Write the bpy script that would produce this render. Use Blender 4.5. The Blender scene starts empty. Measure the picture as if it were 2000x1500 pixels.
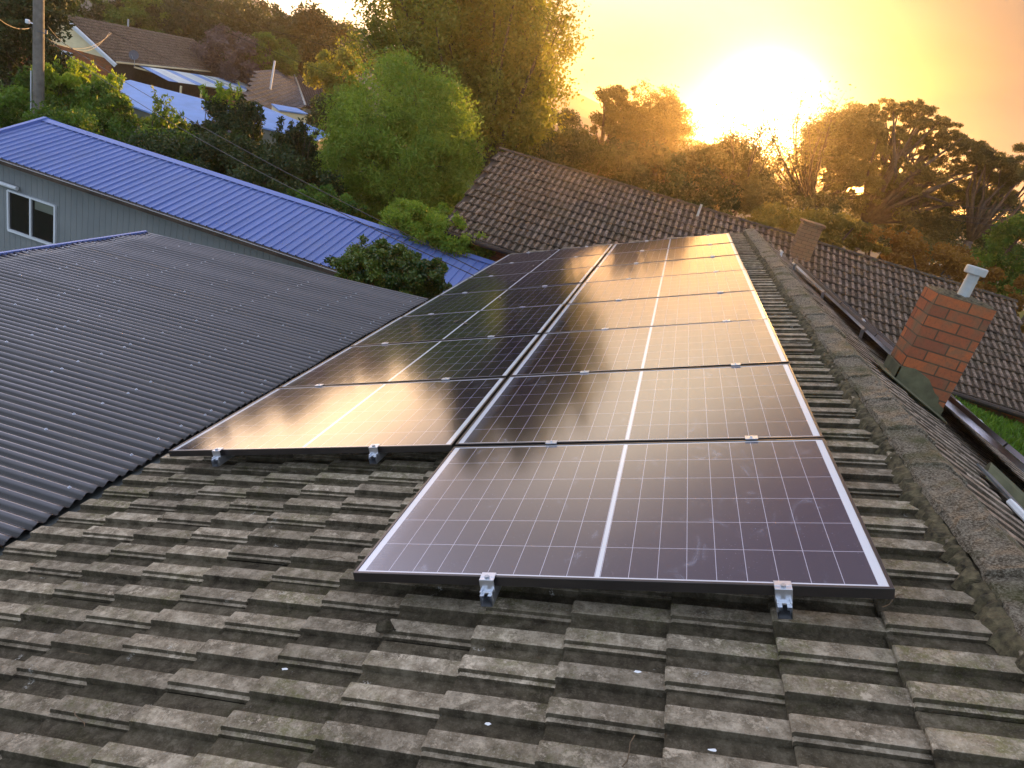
import bpy, math, random
import numpy as np
from mathutils import Vector, Matrix
PI=math.pi
SC=bpy.context.scene
COL=SC.collection
# ------------------------------------------------------------------ camera
CAM=np.array([0.63381654,-1.90238666,1.63517568]); F=1350.88
RW=np.array([[0.9375665363634005,0.2366294617654413,0.2549028986028483],
             [0.32177067698318645,-0.31190808515282487,-0.8939669892395804],
             [-0.13203265249671492,0.9201738119729859,-0.3685750051669076]])
cd=bpy.data.cameras.new('camera'); cam=bpy.data.objects.new('camera',cd); COL.objects.link(cam)
cd.sensor_width=36; cd.lens=F/2000*36; cd.clip_start=.05; cd.clip_end=6000
mw=Matrix.Identity(4)
for i in range(3):
    mw[i][0]=RW[0][i]; mw[i][1]=-RW[1][i]; mw[i][2]=-RW[2][i]; mw[i][3]=CAM[i]
cam.matrix_world=mw
SC.camera=cam
# ------------------------------------------------------------------ light
SUN_EL=math.radians(3.3); SUN_AZ=math.radians(4.2)     # azimuth from +Y towards +X
SKY_STRENGTH=.12; SUN_STRENGTH=5.0
EXPOSURE=1.6
SD=Vector((math.sin(SUN_AZ)*math.cos(SUN_EL),math.cos(SUN_AZ)*math.cos(SUN_EL),math.sin(SUN_EL)))
W=bpy.data.worlds.new('World'); SC.world=W; W.use_nodes=True
def nd(t,k,**kw):
    n=t.nodes.new(k)
    for a,b in kw.items(): setattr(n,a,b)
    return n
def build_world():
    t=W.node_tree; t.nodes.clear()
    out=nd(t,'ShaderNodeOutputWorld'); bg=nd(t,'ShaderNodeBackground'); bg.inputs[1].default_value=SKY_STRENGTH
    sky=nd(t,'ShaderNodeTexSky',sky_type='NISHITA'); sky.sun_disc=False
    sky.sun_elevation=SUN_EL; sky.sun_rotation=SUN_AZ; sky.air_density=1.6; sky.dust_density=4.0; sky.ozone_density=1.5; sky.altitude=100
    tc=nd(t,'ShaderNodeTexCoord')
    def m(op,a,b=None,c=None,cl=False):
        n=nd(t,'ShaderNodeMath',operation=op); n.use_clamp=cl
        for i,v in enumerate((a,b,c)):
            if v is None: continue
            if isinstance(v,(int,float)): n.inputs[i].default_value=v
            else: t.links.new(v,n.inputs[i])
        return n.outputs[0]
    nm=nd(t,'ShaderNodeVectorMath',operation='NORMALIZE'); t.links.new(tc.outputs['Generated'],nm.inputs[0])
    dp=nd(t,'ShaderNodeVectorMath',operation='DOT_PRODUCT'); t.links.new(nm.outputs[0],dp.inputs[0]); dp.inputs[1].default_value=SD
    sx=nd(t,'ShaderNodeSeparateXYZ'); t.links.new(nm.outputs[0],sx.inputs[0])
    d=m('MAXIMUM',dp.outputs['Value'],0.0); ang=m('DIVIDE',m('ARCCOSINE',dp.outputs['Value']),PI)
    el=m('MAXIMUM',sx.outputs[2],0.0)
    def ramp(f,stops):
        n=nd(t,'ShaderNodeValToRGB'); r=n.color_ramp
        while len(r.elements)<len(stops): r.elements.new(.5)
        for e,(p,c) in zip(r.elements,stops): e.position=p; e.color=(*c,1)
        t.links.new(f,n.inputs[0]); return n.outputs[0]
    def sc(v,c):
        n=nd(t,'ShaderNodeVectorMath',operation='SCALE')
        if isinstance(c,tuple): n.inputs[0].default_value=c; t.links.new(v,n.inputs['Scale'])
        else:
            t.links.new(v,n.inputs[0])
            if isinstance(c,(int,float)): n.inputs['Scale'].default_value=c
            else: t.links.new(c,n.inputs['Scale'])
        return n.outputs[0]
    def add(a,b):
        n=nd(t,'ShaderNodeVectorMath',operation='ADD'); t.links.new(a,n.inputs[0]); t.links.new(b,n.inputs[1]); return n.outputs[0]
    # high thin cloud deck: warm towards the sun, cool away from it, brighter low down
    deck=ramp(ang,SKY_ANG)
    hz=m('POWER',m('SUBTRACT',1.0,el),3.0)
    deck=sc(deck,m('MULTIPLY_ADD',hz,HOR[1],HOR[0]))
    mp=nd(t,'ShaderNodeMapping'); mp.inputs['Scale'].default_value=(1.3,1.3,6.0); mp.inputs['Rotation'].default_value=(0.25,-0.22,.3)
    ns=nd(t,'ShaderNodeTexNoise'); ns.inputs['Scale'].default_value=1.5; ns.inputs['Detail'].default_value=5; ns.inputs['Roughness'].default_value=.5; ns.inputs['Distortion'].default_value=.4
    t.links.new(nm.outputs[0],mp.inputs[0]); t.links.new(mp.outputs[0],ns.inputs['Vector'])
    deck=sc(deck,m('MULTIPLY_ADD',ns.outputs['Fac'],.9,.55))
    g1=m('POWER',d,900.0); g2=m('POWER',d,230.0); g3=m('POWER',d,60.0)
    glow=add(add(sc(g1,GLOW[0]),sc(g2,GLOW[1])),sc(g3,GLOW[2]))
    for az_,el_,pw_,col_ in FILL_GLOW:
        q=nd(t,'ShaderNodeVectorMath',operation='DOT_PRODUCT'); t.links.new(nm.outputs[0],q.inputs[0]); az_,el_=math.radians(az_),math.radians(el_)
        q.inputs[1].default_value=(math.sin(az_)*math.cos(el_),math.cos(az_)*math.cos(el_),math.sin(el_))
        glow=add(glow,sc(m('MULTIPLY',m('POWER',m('MAXIMUM',q.outputs['Value'],0.0),pw_),m('MULTIPLY_ADD',ns.outputs['Fac'],1.2,.4)),col_))
    eld=m('MULTIPLY',m('ARCSINE',sx.outputs[2]),180/PI); azd=m('MULTIPLY',m('ARCTAN2',sx.outputs[0],sx.outputs[1]),180/PI)
    for a0,sa,e0,se,col_ in FILL_BANDS:
        qa=m('POWER',m('ABSOLUTE',m('DIVIDE',m('SUBTRACT',azd,a0),sa)),2.0); qe=m('POWER',m('ABSOLUTE',m('DIVIDE',m('SUBTRACT',eld,e0),se)),2.0)
        glow=add(glow,sc(m('MULTIPLY',m('EXPONENT',m('MULTIPLY',m('ADD',qa,qe),-.5)),m('MULTIPLY_ADD',ns.outputs['Fac'],.6,.7)),col_))
    fin=add(add(sc(deck,1/.364),sc(glow,1/.364)),sc(sky.outputs[0],NISHITA))
    t.links.new(fin,bg.inputs[0]); t.links.new(bg.outputs[0],out.inputs[0])
NISHITA=.05
GLOW=[(9,8,5.5),(1.0,.75,.34),(.32,.23,.11)]
SKY_ANG=[(0,(.42,.26,.12)),(.05,(.36,.24,.14)),(.10,(.27,.205,.20)),(.14,(.30,.25,.36)),(.28,(.90,.85,1.02)),(.45,(1.08,1.14,1.38)),(1,(1.0,1.22,1.62))]  # stops away from the sun are raised to lift the foreground
HOR=(.72,.55)
FILL_BANDS=[(-12,10.0,15.5,5.0,(2.1,1.75,1.25)),(-36,12.0,4.5,4.0,(4.6,2.9,1.25))]  # added sky glow, mostly out of view, to brighten the panel reflections
FILL_GLOW=[(-50,23,50.0,(2.0,2.0,2.8))]  # unseen sky glow added so the corrugated ribs pick up highlights
build_world()
sl=bpy.data.lights.new('sun','SUN'); sl.energy=SUN_STRENGTH; sl.angle=math.radians(.6); sl.color=(1.0,.52,.16)
so=bpy.data.objects.new('sun',sl); COL.objects.link(so); so.rotation_euler=SD.to_track_quat('Z','Y').to_euler(); so.location=(3,20,30)
SC.view_settings.view_transform='Standard'; SC.view_settings.look='None'; SC.view_settings.exposure=EXPOSURE; SC.view_settings.gamma=1
SC.cycles.max_bounces=6; SC.cycles.diffuse_bounces=3; SC.cycles.glossy_bounces=3; SC.cycles.transmission_bounces=4
SC.cycles.transparent_max_bounces=8; SC.cycles.volume_bounces=1; SC.cycles.use_denoising=True
SC.cycles.sample_clamp_indirect=6; SC.cycles.caustics_reflective=False; SC.cycles.caustics_refractive=False
# ------------------------------------------------------------------ helpers
def ray(x,y): return RW.T@np.array([(x-1000)/F,(y-750)/F,1.0])
def hit(x,y,p,n):
    r=ray(x,y); n=np.array(n,float); p=np.array(p,float); return CAM+r*((n@(p-CAM))/(n@r))
def atY(x,y,Y): return hit(x,y,(0,Y,0),(0,1,0))
def atZ(x,y,Z): return hit(x,y,(0,0,Z),(0,0,1))
def depth(p): return float(RW[2]@(np.array(p)-CAM))
WL={}
def unit(v): v=np.array(v,float); return v/np.linalg.norm(v)
class MB:
    def __init__(s): s.v=[];s.f=[];s.n=0;s.c=[];s.mi=[];s.cm=0
    def add(s,v,f,c=None):
        v=np.asarray(v,float).reshape(-1,3); s.v.append(v)
        for q in f: s.f.append([int(i)+s.n for i in q]); s.mi.append(s.cm)
        if c is None: c=np.zeros((len(v),3))
        c=np.asarray(c,float)
        if c.ndim==1: c=np.tile(c,(len(v),1))
        s.c.append(c); s.n+=len(v)
    def box(s,c,size,ax=None,col=None,bev=0):
        ax=np.eye(3) if ax is None else np.array(ax,float); h=np.array(size,float)/2
        if bev<=0:
            P=[(i,j,k) for i in(-1,1) for j in(-1,1) for k in(-1,1)]
            s.add([np.array(c)+(np.array(p)*h)@ax for p in P],[(0,1,3,2),(4,6,7,5),(0,4,5,1),(2,3,7,6),(0,2,6,4),(1,5,7,3)],col); return
        # chamfered box
        V=[];idx={}
        for i in(-1,1):
            for j in(-1,1):
                for k in(-1,1):
                    for a in range(3):
                        p=np.array([i,j,k],float)*(h-bev); p[a]=np.sign(p[a])*h[a] if h[a]>bev else p[a]
                        p=np.array([i,j,k])*(h-bev); p[a]=np.array([i,j,k])[a]*h[a]
                        idx[(i,j,k,a)]=len(V); V.append(np.array(c)+p@ax)
        Fc=[]
        for a in range(3):
            b,d=(a+1)%3,(a+2)%3
            for sg in(-1,1):
                q=[]
                for x,y in((-1,-1),(1,-1),(1,1),(-1,1)):
                    t=[0,0,0];t[a]=sg;t[b]=x;t[d]=y;q.append(idx[tuple(t)+(a,)])
                Fc.append(q if sg>0 else q[::-1])
            for x in(-1,1):
                for y in(-1,1):
                    q=[]
                    for z in(-1,1):
                        t=[0,0,0];t[a]=z;t[b]=x;t[d]=y
                        q.append((idx[tuple(t)+(b,)],idx[tuple(t)+(d,)]))
                    f=[q[0][0],q[1][0],q[1][1],q[0][1]]; Fc.append(f)
        for i in(-1,1):
            for j in(-1,1):
                for k in(-1,1): Fc.append([idx[(i,j,k,a)] for a in range(3)])
        s.add(V,Fc,col)
    def bar(s,p,q,w,h,up=(0,0,1),col=None,bev=0):
        p=np.array(p,float);q=np.array(q,float);d=unit(q-p);sd=unit(np.cross(up,d));u=np.cross(d,sd)
        s.box((p+q)/2,(np.linalg.norm(q-p),w,h),[d,sd,u],col,bev)
    def tube(s,pts,rad,n=8,cap=True,col=None):
        pts=[np.array(p,float) for p in pts]; m=len(pts)
        if not hasattr(rad,'__len__'): rad=[rad]*m
        V=[];Fc=[];pu=None
        for i,p in enumerate(pts):
            d=unit(pts[min(i+1,m-1)]-pts[max(i-1,0)])
            if pu is None: pu=np.array([1,0,0.]) if abs(d[0])<.8 else np.array([0,1.,0])
            a=unit(np.cross(d,pu)); b=np.cross(d,a); pu=b if False else pu
            for k in range(n):
                t=2*PI*k/n; V.append(p+rad[i]*(math.cos(t)*a+math.sin(t)*b))
        for i in range(m-1):
            for k in range(n):
                k2=(k+1)%n; Fc.append((i*n+k,i*n+k2,(i+1)*n+k2,(i+1)*n+k))
        if cap: Fc.append(list(range(n))[::-1]); Fc.append([(m-1)*n+k for k in range(n)])
        s.add(V,Fc,col)
    def prism(s,poly,off,col=None):
        poly=[np.array(p,float) for p in poly]; off=np.array(off,float); n=len(poly)
        s.add(poly+[p+off for p in poly],[list(range(n)),[n+i for i in range(n)][::-1]]+[(i,n+i,n+(i+1)%n,(i+1)%n) for i in range(n)],col)
    def build(s,name,mat,parent=None,smooth=False,at=None,recalc=True):
        V=np.concatenate(s.v); o0=WL.get(parent.name,np.zeros(3)) if parent else np.zeros(3)
        loc=np.array(at,float) if at is not None else (o0 if parent else np.zeros(3))
        me=bpy.data.meshes.new(name); me.from_pydata((V-loc).tolist(),[],s.f)
        mats=mat if isinstance(mat,(list,tuple)) else [mat]
        for m_ in mats: me.materials.append(m_)
        if len(mats)>1: me.polygons.foreach_set('material_index',s.mi)
        C=np.concatenate(s.c)
        if C.any():
            a=me.color_attributes.new('Col','FLOAT_COLOR','POINT'); a.data.foreach_set('color',np.c_[C,np.ones(len(C))].ravel())
        if recalc and len(V)<60000:
            import bmesh
            bm=bmesh.new(); bm.from_mesh(me); bmesh.ops.recalc_face_normals(bm,faces=bm.faces); bm.to_mesh(me); bm.free()
        if smooth: me.polygons.foreach_set('use_smooth',[True]*len(me.polygons))
        me.update()
        o=bpy.data.objects.new(name,me); COL.objects.link(o)
        if parent: o.parent=parent
        o.location=Vector(loc-o0) if parent else Vector(loc)
        WL[o.name]=loc
        return o
def tag(o,label=None,cat=None,group=None,kind=None):
    if label: o['label']=label
    if cat: o['category']=cat
    if group: o['group']=group
    if kind: o['kind']=kind
    return o
def empty(name,loc,label,cat,group=None):
    o=bpy.data.objects.new(name,None); COL.objects.link(o); o.location=Vector(loc); o.empty_display_size=.2
    WL[o.name]=np.array(loc,float); return tag(o,label,cat,group)
# ------------------------------------------------------------------ materials
class NT:
    def __init__(s,name):
        s.m=bpy.data.materials.new(name); s.m.use_nodes=True; s.t=s.m.node_tree; s.b=s.t.nodes['Principled BSDF']; s.out=s.t.nodes['Material Output']
    def n(s,k,**kw): return nd(s.t,k,**kw)
    def l(s,a,b): s.t.links.new(a,b)
    def math(s,op,a,b=None,c=None,clamp=False):
        n=s.n('ShaderNodeMath',operation=op); n.use_clamp=clamp
        for i,v in enumerate((a,b,c)):
            if v is None: continue
            if isinstance(v,(int,float)): n.inputs[i].default_value=v
            else: s.l(v,n.inputs[i])
        return n.outputs[0]
    def coord(s,kind='Object'): return s.n('ShaderNodeTexCoord').outputs[kind]
    def map(s,scale=(1,1,1),rot=(0,0,0),src=None):
        n=s.n('ShaderNodeMapping'); n.inputs['Scale'].default_value=scale; n.inputs['Rotation'].default_value=rot
        s.l(src if src is not None else s.coord(),n.inputs[0]); return n.outputs[0]
    def noise(s,scale,detail=3,rough=.5,vec=None,dist=0):
        n=s.n('ShaderNodeTexNoise'); n.inputs['Scale'].default_value=scale; n.inputs['Detail'].default_value=detail
        n.inputs['Roughness'].default_value=rough; n.inputs['Distortion'].default_value=dist
        s.l(vec if vec is not None else s.coord(),n.inputs['Vector']); return n.outputs['Fac']
    def ramp(s,fac,stops,interp='LINEAR'):
        n=s.n('ShaderNodeValToRGB'); r=n.color_ramp; r.interpolation=interp
        while len(r.elements)<len(stops): r.elements.new(.5)
        for e,(p,c) in zip(r.elements,stops):
            e.position=p; e.color=(*((c,c,c) if isinstance(c,(int,float)) else c),1)
        s.l(fac,n.inputs[0]); return n.outputs[0]
    def mix(s,fac,a,b,mode='MIX'):
        n=s.n('ShaderNodeMix',data_type='RGBA',blend_type=mode)
        for i,v in((0,fac),(6,a),(7,b)):
            if isinstance(v,(int,float)): n.inputs[i].default_value=v
            elif isinstance(v,tuple): n.inputs[i].default_value=(*v,1)
            else: s.l(v,n.inputs[i])
        return n.outputs[2]
    def attr(s,name='Col'):
        n=s.n('ShaderNodeAttribute'); n.attribute_name=name
        x=s.n('ShaderNodeSeparateColor'); s.l(n.outputs['Color'],x.inputs[0]); return x.outputs
    def sep(s,v):
        x=s.n('ShaderNodeSeparateXYZ'); s.l(v,x.inputs[0]); return x.outputs
    def bump(s,h,strength=.3,dist=.01):
        n=s.n('ShaderNodeBump'); n.inputs['Strength'].default_value=strength; n.inputs['Distance'].default_value=dist
        s.l(h,n.inputs['Height']); s.l(n.outputs[0],s.b.inputs['Normal'])
    def set(s,**kw):
        for k,v in kw.items():
            k={'color':'Base Color','rough':'Roughness','metal':'Metallic','spec':'Specular IOR Level'}.get(k,k)
            i=s.b.inputs[k]
            if isinstance(v,(int,float)): i.default_value=v
            elif isinstance(v,tuple): i.default_value=(*v,1)
            else: s.l(v,i)
        return s
def simple(name,c,rough=.6,metal=0,var=.15,scale=6,bump=.0,spec=.5):
    n=NT(name); f=n.noise(scale,4,.6)
    lo=tuple(x*(1-var) for x in c); hi=tuple(min(1,x*(1+var)) for x in c)
    n.set(color=n.ramp(f,[(.3,lo),(.7,hi)]),rough=rough,metal=metal,spec=spec)
    if bump: n.bump(n.noise(scale*8,3),bump,.004)
    return n.m
def tile_mat(name,dark,mid,light,red,moss,pan=.35,fine=1.0,lichen=.5,tv=.5):
    n=NT(name); at=n.attr()
    big=n.noise(3.0*fine,4,.6); med=n.noise(17*fine,5,.65); fin=n.noise(150*fine,3,.7)
    c=n.ramp(med,[(.28,dark),(.5,mid),(.72,light)])
    c=n.mix(n.math('MULTIPLY',n.ramp(n.math('ADD',at[2],n.math('MULTIPLY',med,.35)),[(1.03,0),(1.22,1)]),.5),c,red)
    c=n.mix(n.math('MULTIPLY',n.ramp(big,[(.46,0),(.66,1)]),n.ramp(n.noise(38*fine,4,.7),[(.42,0),(.62,.8)])),c,moss)
    # algae and dirt in the pans; same mask paints shade on near roll faces
    top=n.ramp(n.math('ADD',at[1],n.math('MULTIPLY',n.math('SUBTRACT',med,.5),.5)),[(.3,0),(.75,1)])
    c=n.mix(top,n.mix(1.0,c,(pan,pan,pan*.92),'MULTIPLY'),c)
    # grainy lichen specks
    c=n.mix(n.math('MULTIPLY',n.ramp(fin,[(.54,0),(.66,1)]),n.math('MULTIPLY',n.math('MULTIPLY_ADD',top,.8,.2),lichen)),c,(.50,.47,.38)); c=n.mix(n.math('MULTIPLY',n.ramp(n.noise(75*fine,4,.7),[(.56,0),(.66,.6)]),lichen),c,(.05,.045,.03))
    c=n.mix(n.ramp(fin,[(.25,.6),(.44,0)]),c,tuple(x*.4 for x in dark))
    c=n.mix(n.math('MULTIPLY',n.ramp(n.noise(26*fine,6,.8),[(.52,0),(.60,.75)]),n.math('MULTIPLY',n.ramp(n.noise(5*fine,3),[(.4,.2),(.6,1)]),n.math('MULTIPLY_ADD',top,.85,.15))),c,tuple(x*1.25 for x in light))
    c=n.mix(n.math('MULTIPLY',n.ramp(n.noise(11*fine,2,.5,dist=.5),[(.70,0),(.74,1)]),n.ramp(fin,[(.5,0),(.6,.9)])),c,(.5,.5,.45))
    v=n.math('MULTIPLY_ADD',at[0],tv,.97-tv/2)
    vv=n.n('ShaderNodeCombineColor'); [n.l(v,vv.inputs[i]) for i in range(3)]
    c=n.mix(1.0,c,vv.outputs[0],'MULTIPLY')
    n.set(color=c,rough=.93,spec=.15)
    n.bump(n.math('ADD',n.math('MULTIPLY',n.noise(60*fine,5,.7),1.0),n.math('MULTIPLY',fin,.6)),.7,.006/fine)
    return n.m
M={}
M['tile']=tile_mat('weathered_tile',(.11,.088,.060),(.27,.226,.160),(.52,.45,.34),(.44,.28,.19),(.17,.165,.066),.31)
M['tile_brown']=tile_mat('brown_tile',(.09,.072,.054),(.22,.175,.135),(.40,.33,.26),(.2,.12,.09),(.08,.075,.04),.4,.6)
M['tile_dark']=tile_mat('slate_tile',(.035,.042,.055),(.065,.078,.105),(.13,.15,.19),(.09,.08,.08),(.08,.08,.06),.4,.6)
M['tile_lilac']=tile_mat('neighbour_tile',(.055,.042,.038),(.15,.105,.078),(.33,.245,.185),(.2,.12,.09),(.11,.10,.06),.42,.6,.6,.3)
def cap_mat():
    n=NT('ridge_mortar'); at=n.attr(); fin=n.noise(120,5,.75); med=n.noise(22,5,.7); big=n.noise(4,3)
    c=n.ramp(med,[(.3,(.085,.068,.042)),(.5,(.19,.16,.115)),(.7,(.36,.315,.235))])
    c=n.mix(n.ramp(fin,[(.47,0),(.60,.85)]),c,(.52,.47,.36)); c=n.mix(n.ramp(fin,[(.3,.8),(.45,0)]),c,(.03,.026,.018))
    c=n.mix(n.math('MULTIPLY',n.ramp(big,[(.5,0),(.65,1)]),.6),c,(.10,.11,.035))
    n.set(color=c,rough=.95,spec=.1); n.bump(n.math('ADD',fin,n.noise(40,5,.7)),1.0,.022); return n.m
M['cap']=cap_mat()
M['mortar']=simple('moss_mortar',(.10,.085,.045),.95,0,.85,32,1.6)
def panel_mat():
    n=NT('solar_cells'); x,y,z=n.sep(n.coord())[:3]
    def line(v,p,w,off):
        u=n.math('FRACT',n.math('DIVIDE',n.math('SUBTRACT',v,off),p)); k=n.math('ABSOLUTE',n.math('SUBTRACT',u,.5))
        return n.math('GREATER_THAN',k,.5-w/p/2)
    xm=n.math('ABSOLUTE',n.math('SUBTRACT',x,.861))
    lx=line(xm,.0904,.0018,.0095); ly=line(y,.1825,.0022,.0195)
    border=n.math('MAXIMUM',n.math('GREATER_THAN',xm,.0095+.0904*9),n.math('LESS_THAN',xm,.0075))
    border=n.math('MAXIMUM',border,n.math('GREATER_THAN',n.math('ABSOLUTE',n.math('SUBTRACT',y,.567)),.5475))
    bus=line(y,.0182,.0006,.0195+.0091)
    cell=n.ramp(n.noise(1.3,2,.5,n.n('ShaderNodeTexCoord').outputs['Object']),[(.3,(.015,.011,.028)),(.7,(.022,.015,.036))])
    c=n.mix(n.math('MULTIPLY',bus,.12),cell,(.4,.4,.45))
    c=n.mix(n.math('MAXIMUM',lx,ly),c,(.62,.60,.70)); c=n.mix(border,c,(.80,.84,.88))
    # dried water marks
    wm=n.ramp(n.noise(7,5,.65,n.map((1,.45,1)),1.5),[(.60,0),(.74,.26)])
    dust=n.math('MULTIPLY',n.ramp(x,[(0,.55),(.10,.0)]),n.noise(22,5,.7)); wm=n.math('MAXIMUM',wm,n.math('MAXIMUM',dust,n.math('MULTIPLY',n.ramp(n.noise(160,3,.6),[(.68,0),(.74,.6)]),n.ramp(n.noise(4,2),[(.4,0),(.6,1)]))))
    c=n.mix(wm,c,(.5,.55,.7))
    n.set(color=c,rough=n.math('MULTIPLY_ADD',n.noise(5,3),.05,.075),spec=.5)
    n.b.inputs['IOR'].default_value=2.5
    n.bump(n.noise(3,2),.02,.01); return n.m
M['cells']=panel_mat()
M['frame']=simple('anodised_frame',(.10,.095,.095),.28,.85,.1,5)
M['frame_edge']=simple('frame_lip',(.55,.56,.60),.3,.9,.1,5)
M['alu']=simple('mill_aluminium',(.72,.76,.82),.32,.9,.08,12,.1)
M['zinc']=simple('galvanised_screw',(.45,.5,.56),.35,.8,.1,30)
M['rubber']=simple('dark_washer',(.02,.02,.022),.7)
def corr_mat():
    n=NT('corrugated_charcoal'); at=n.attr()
    d=n.noise(2.2,5,.6,n.map((.5,3,1))); 
    c=n.ramp(d,[(.3,(.010,.010,.011)),(.7,(.020,.019,.020))])
    c=n.mix(n.ramp(n.noise(1.1,5,.7),[(.5,0),(.75,.4)]),c,(.05,.042,.034))
    c=n.mix(n.ramp(n.math('ADD',at[1],n.math('MULTIPLY',n.math('SUBTRACT',d,.5),.3)),[(.45,0),(.8,1)]),c,(.115,.112,.125))   # highlight stripes painted pale on the crests over near-black shaded grooves
    c=n.mix(n.math('MULTIPLY',n.ramp(n.noise(3.2,5,.75,n.map((.25,1.6,1))),[(.52,0),(.72,.55)]),1.0),c,(.085,.078,.068))
    n.set(color=c,rough=n.math('ADD',n.math('MULTIPLY_ADD',d,.12,.08),n.ramp(n.noise(3.2,5,.75,n.map((.25,1.6,1))),[(.5,0),(.75,.25)])),metal=.0,spec=.5); n.b.inputs['IOR'].default_value=1.6; n.bump(n.noise(30,3),.06,.004); return n.m
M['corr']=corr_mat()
M['flash']=simple('lead_flashing',(.09,.105,.105),.55,.3,.35,5,.2)
M['flash_green']=simple('green_render',(.115,.115,.062),.9,0,.3,9,.5)
def blue_mat():
    n=NT('blue_steel_roof'); st=n.noise(5,4,.6,n.map((1,.08,.08))); sp=n.noise(1.2,5,.7)
    c=n.ramp(st,[(.3,(.10,.165,.43)),(.7,(.14,.215,.52))]); c=n.mix(n.ramp(sp,[(.45,0),(.8,.45)]),c,(.20,.24,.38)); c=n.mix(n.math('MULTIPLY',n.ramp(n.noise(30,4,.7,n.map((1,.15,.15))),[(.55,0),(.7,.5)]),n.ramp(n.noise(2,3),[(.45,0),(.6,1)])),c,(.26,.27,.32))
    n.set(color=c,rough=n.math('MULTIPLY_ADD',sp,.3,.28),metal=.1); return n.m
M['blue_roof']=blue_mat()
M['blue_trim']=simple('blue_steel_trim',(.13,.20,.50),.42,.1,.08,1.5)
M['white_blue']=simple('white_paint',(.68,.73,.78),.5,0,.06,3)
M['glass']=NT('dark_window').set(color=(.012,.012,.014),rough=.06).m
def clad_mat():
    n=NT('grooved_cladding'); x,y,z=n.sep(n.coord())[:3]
    c=n.ramp(n.noise(1.2,4),[(.3,(.19,.215,.225)),(.7,(.24,.265,.27))]); n.set(color=c,rough=.7); return n.m
M['clad']=clad_mat()
def brick_mat(name,lit):  # lit only selects the tan brick colours in place of red
    n=NT(name); t=n.n('ShaderNodeTexBrick'); t.offset=.5; t.squash=1
    t.inputs['Scale'].default_value=1; t.inputs['Mortar Size'].default_value=.006; t.inputs['Brick Width'].default_value=.24 if lit==0 else .2; t.inputs['Row Height'].default_value=.084
    t.inputs['Color1'].default_value=(.46,.13,.045,1); t.inputs['Color2'].default_value=(.19,.07,.045,1); t.inputs['Mortar'].default_value=(.075,.055,.035,1); t.inputs['Bias'].default_value=-.25
    if lit: t.inputs['Color1'].default_value=(.26,.16,.09,1); t.inputs['Color2'].default_value=(.19,.12,.075,1); t.inputs['Brick Width'].default_value=.24
    s=n.sep(n.coord()); cx=n.n('ShaderNodeCombineXYZ'); n.l(n.math('ADD',s[0],s[1]),cx.inputs[0]); n.l(s[2],cx.inputs[1]); n.l(cx.outputs[0],t.inputs['Vector'])
    c=n.mix(n.ramp(n.noise(14,5,.7),[(.35,.0),(.75,.6)]),t.outputs['Color'],(.16,.09,.05)); c=n.mix(n.ramp(n.noise(45,5,.8),[(.5,0),(.7,.6)]),c,(.10,.06,.04)); c=n.mix(n.ramp(n.noise(5,3,.6),[(.48,0),(.66,.65)]),c,(.15,.12,.07))
    n.set(color=c,rough=.9,spec=.2); n.bump(n.math('ADD',n.math('MULTIPLY',t.outputs['Fac'],-1.0),n.math('MULTIPLY',n.noise(70,4),.35)),.6,.006); return n.m
M['brick']=brick_mat('red_brick',0); M['tan_brick']=brick_mat('tan_brick',1)
M['flue']=simple('galvanised_flue',(.42,.47,.47),.45,.5,.12,6)
M['wood']=simple('weathered_pole_wood',(.16,.15,.13),.9,0,.35,4,.5)
M['wire']=simple('power_wire',(.035,.03,.028),.5,.3,.1)
M['cream']=simple('cream_boards',(.80,.70,.44),.7,0,.08,2)
M['dark']=simple('dark_timber',(.05,.035,.025),.8,0,.4,3)
M['blue_shed']=simple('pale_steel_shed_roof',(.20,.36,.72),.6,.2,.12,1)
M['poly']=simple('polycarbonate_strip',(.66,.76,.78),.35,0,.15,2)
M['grey_wall']=simple('grey_green_wall',(.14,.16,.13),.8,0,.2,2)
M['pvc']=simple('white_plastic_pipe',(.8,.86,.88),.35,0,.04,4)
M['dish']=simple('grey_dish',(.07,.09,.12),.5,.1,.1,3)
M['leafdry']=simple('dry_leaf',(.13,.09,.05),.8,0,.3,30)
M['birdlime']=simple('bird_lime',(.85,.88,.9),.8,0,.05,30)
def leaf_mat(name,c1,c2,trans=.35,rough=.55,spec=.3):
    n=NT(name); at=n.attr()
    c=n.ramp(at[0],[(0,c1),(1,c2)]); c=n.mix(n.ramp(n.noise(.5,3),[(.35,.0),(.7,.4)]),c,tuple(x*.55 for x in c1))
    n.set(color=c,rough=rough,spec=spec)
    tr=n.n('ShaderNodeBsdfTranslucent'); n.l(n.mix(1.0,c,(1.7,1.45,.6),'MULTIPLY'),tr.inputs['Color'])
    mx=n.n('ShaderNodeMixShader'); mx.inputs[0].default_value=trans
    n.l(n.b.outputs[0],mx.inputs[1]); n.l(tr.outputs[0],mx.inputs[2]); n.l(mx.outputs[0],n.out.inputs['Surface']); return n.m
M['leaf_willow']=leaf_mat('willow_leaf',(.14,.24,.035),(.26,.37,.055),.4)
M['leaf_poplar']=leaf_mat('poplar_leaf',(.14,.19,.035),(.28,.29,.06),.45)
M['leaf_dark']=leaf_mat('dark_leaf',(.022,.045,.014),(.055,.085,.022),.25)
M['leaf_green']=leaf_mat('green_leaf',(.055,.12,.018),(.14,.25,.035),.4)
M['leaf_bright']=leaf_mat('bright_leaf',(.13,.24,.03),(.30,.42,.06),.5)
M['leaf_gloss']=leaf_mat('glossy_leaf',(.03,.075,.015),(.13,.20,.03),.25,.3,.6)
M['leaf_euc']=leaf_mat('gum_leaf',(.08,.085,.03),(.15,.14,.05),.3)
M['leaf_olive']=leaf_mat('olive_leaf',(.13,.13,.03),(.22,.20,.04),.4)
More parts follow.
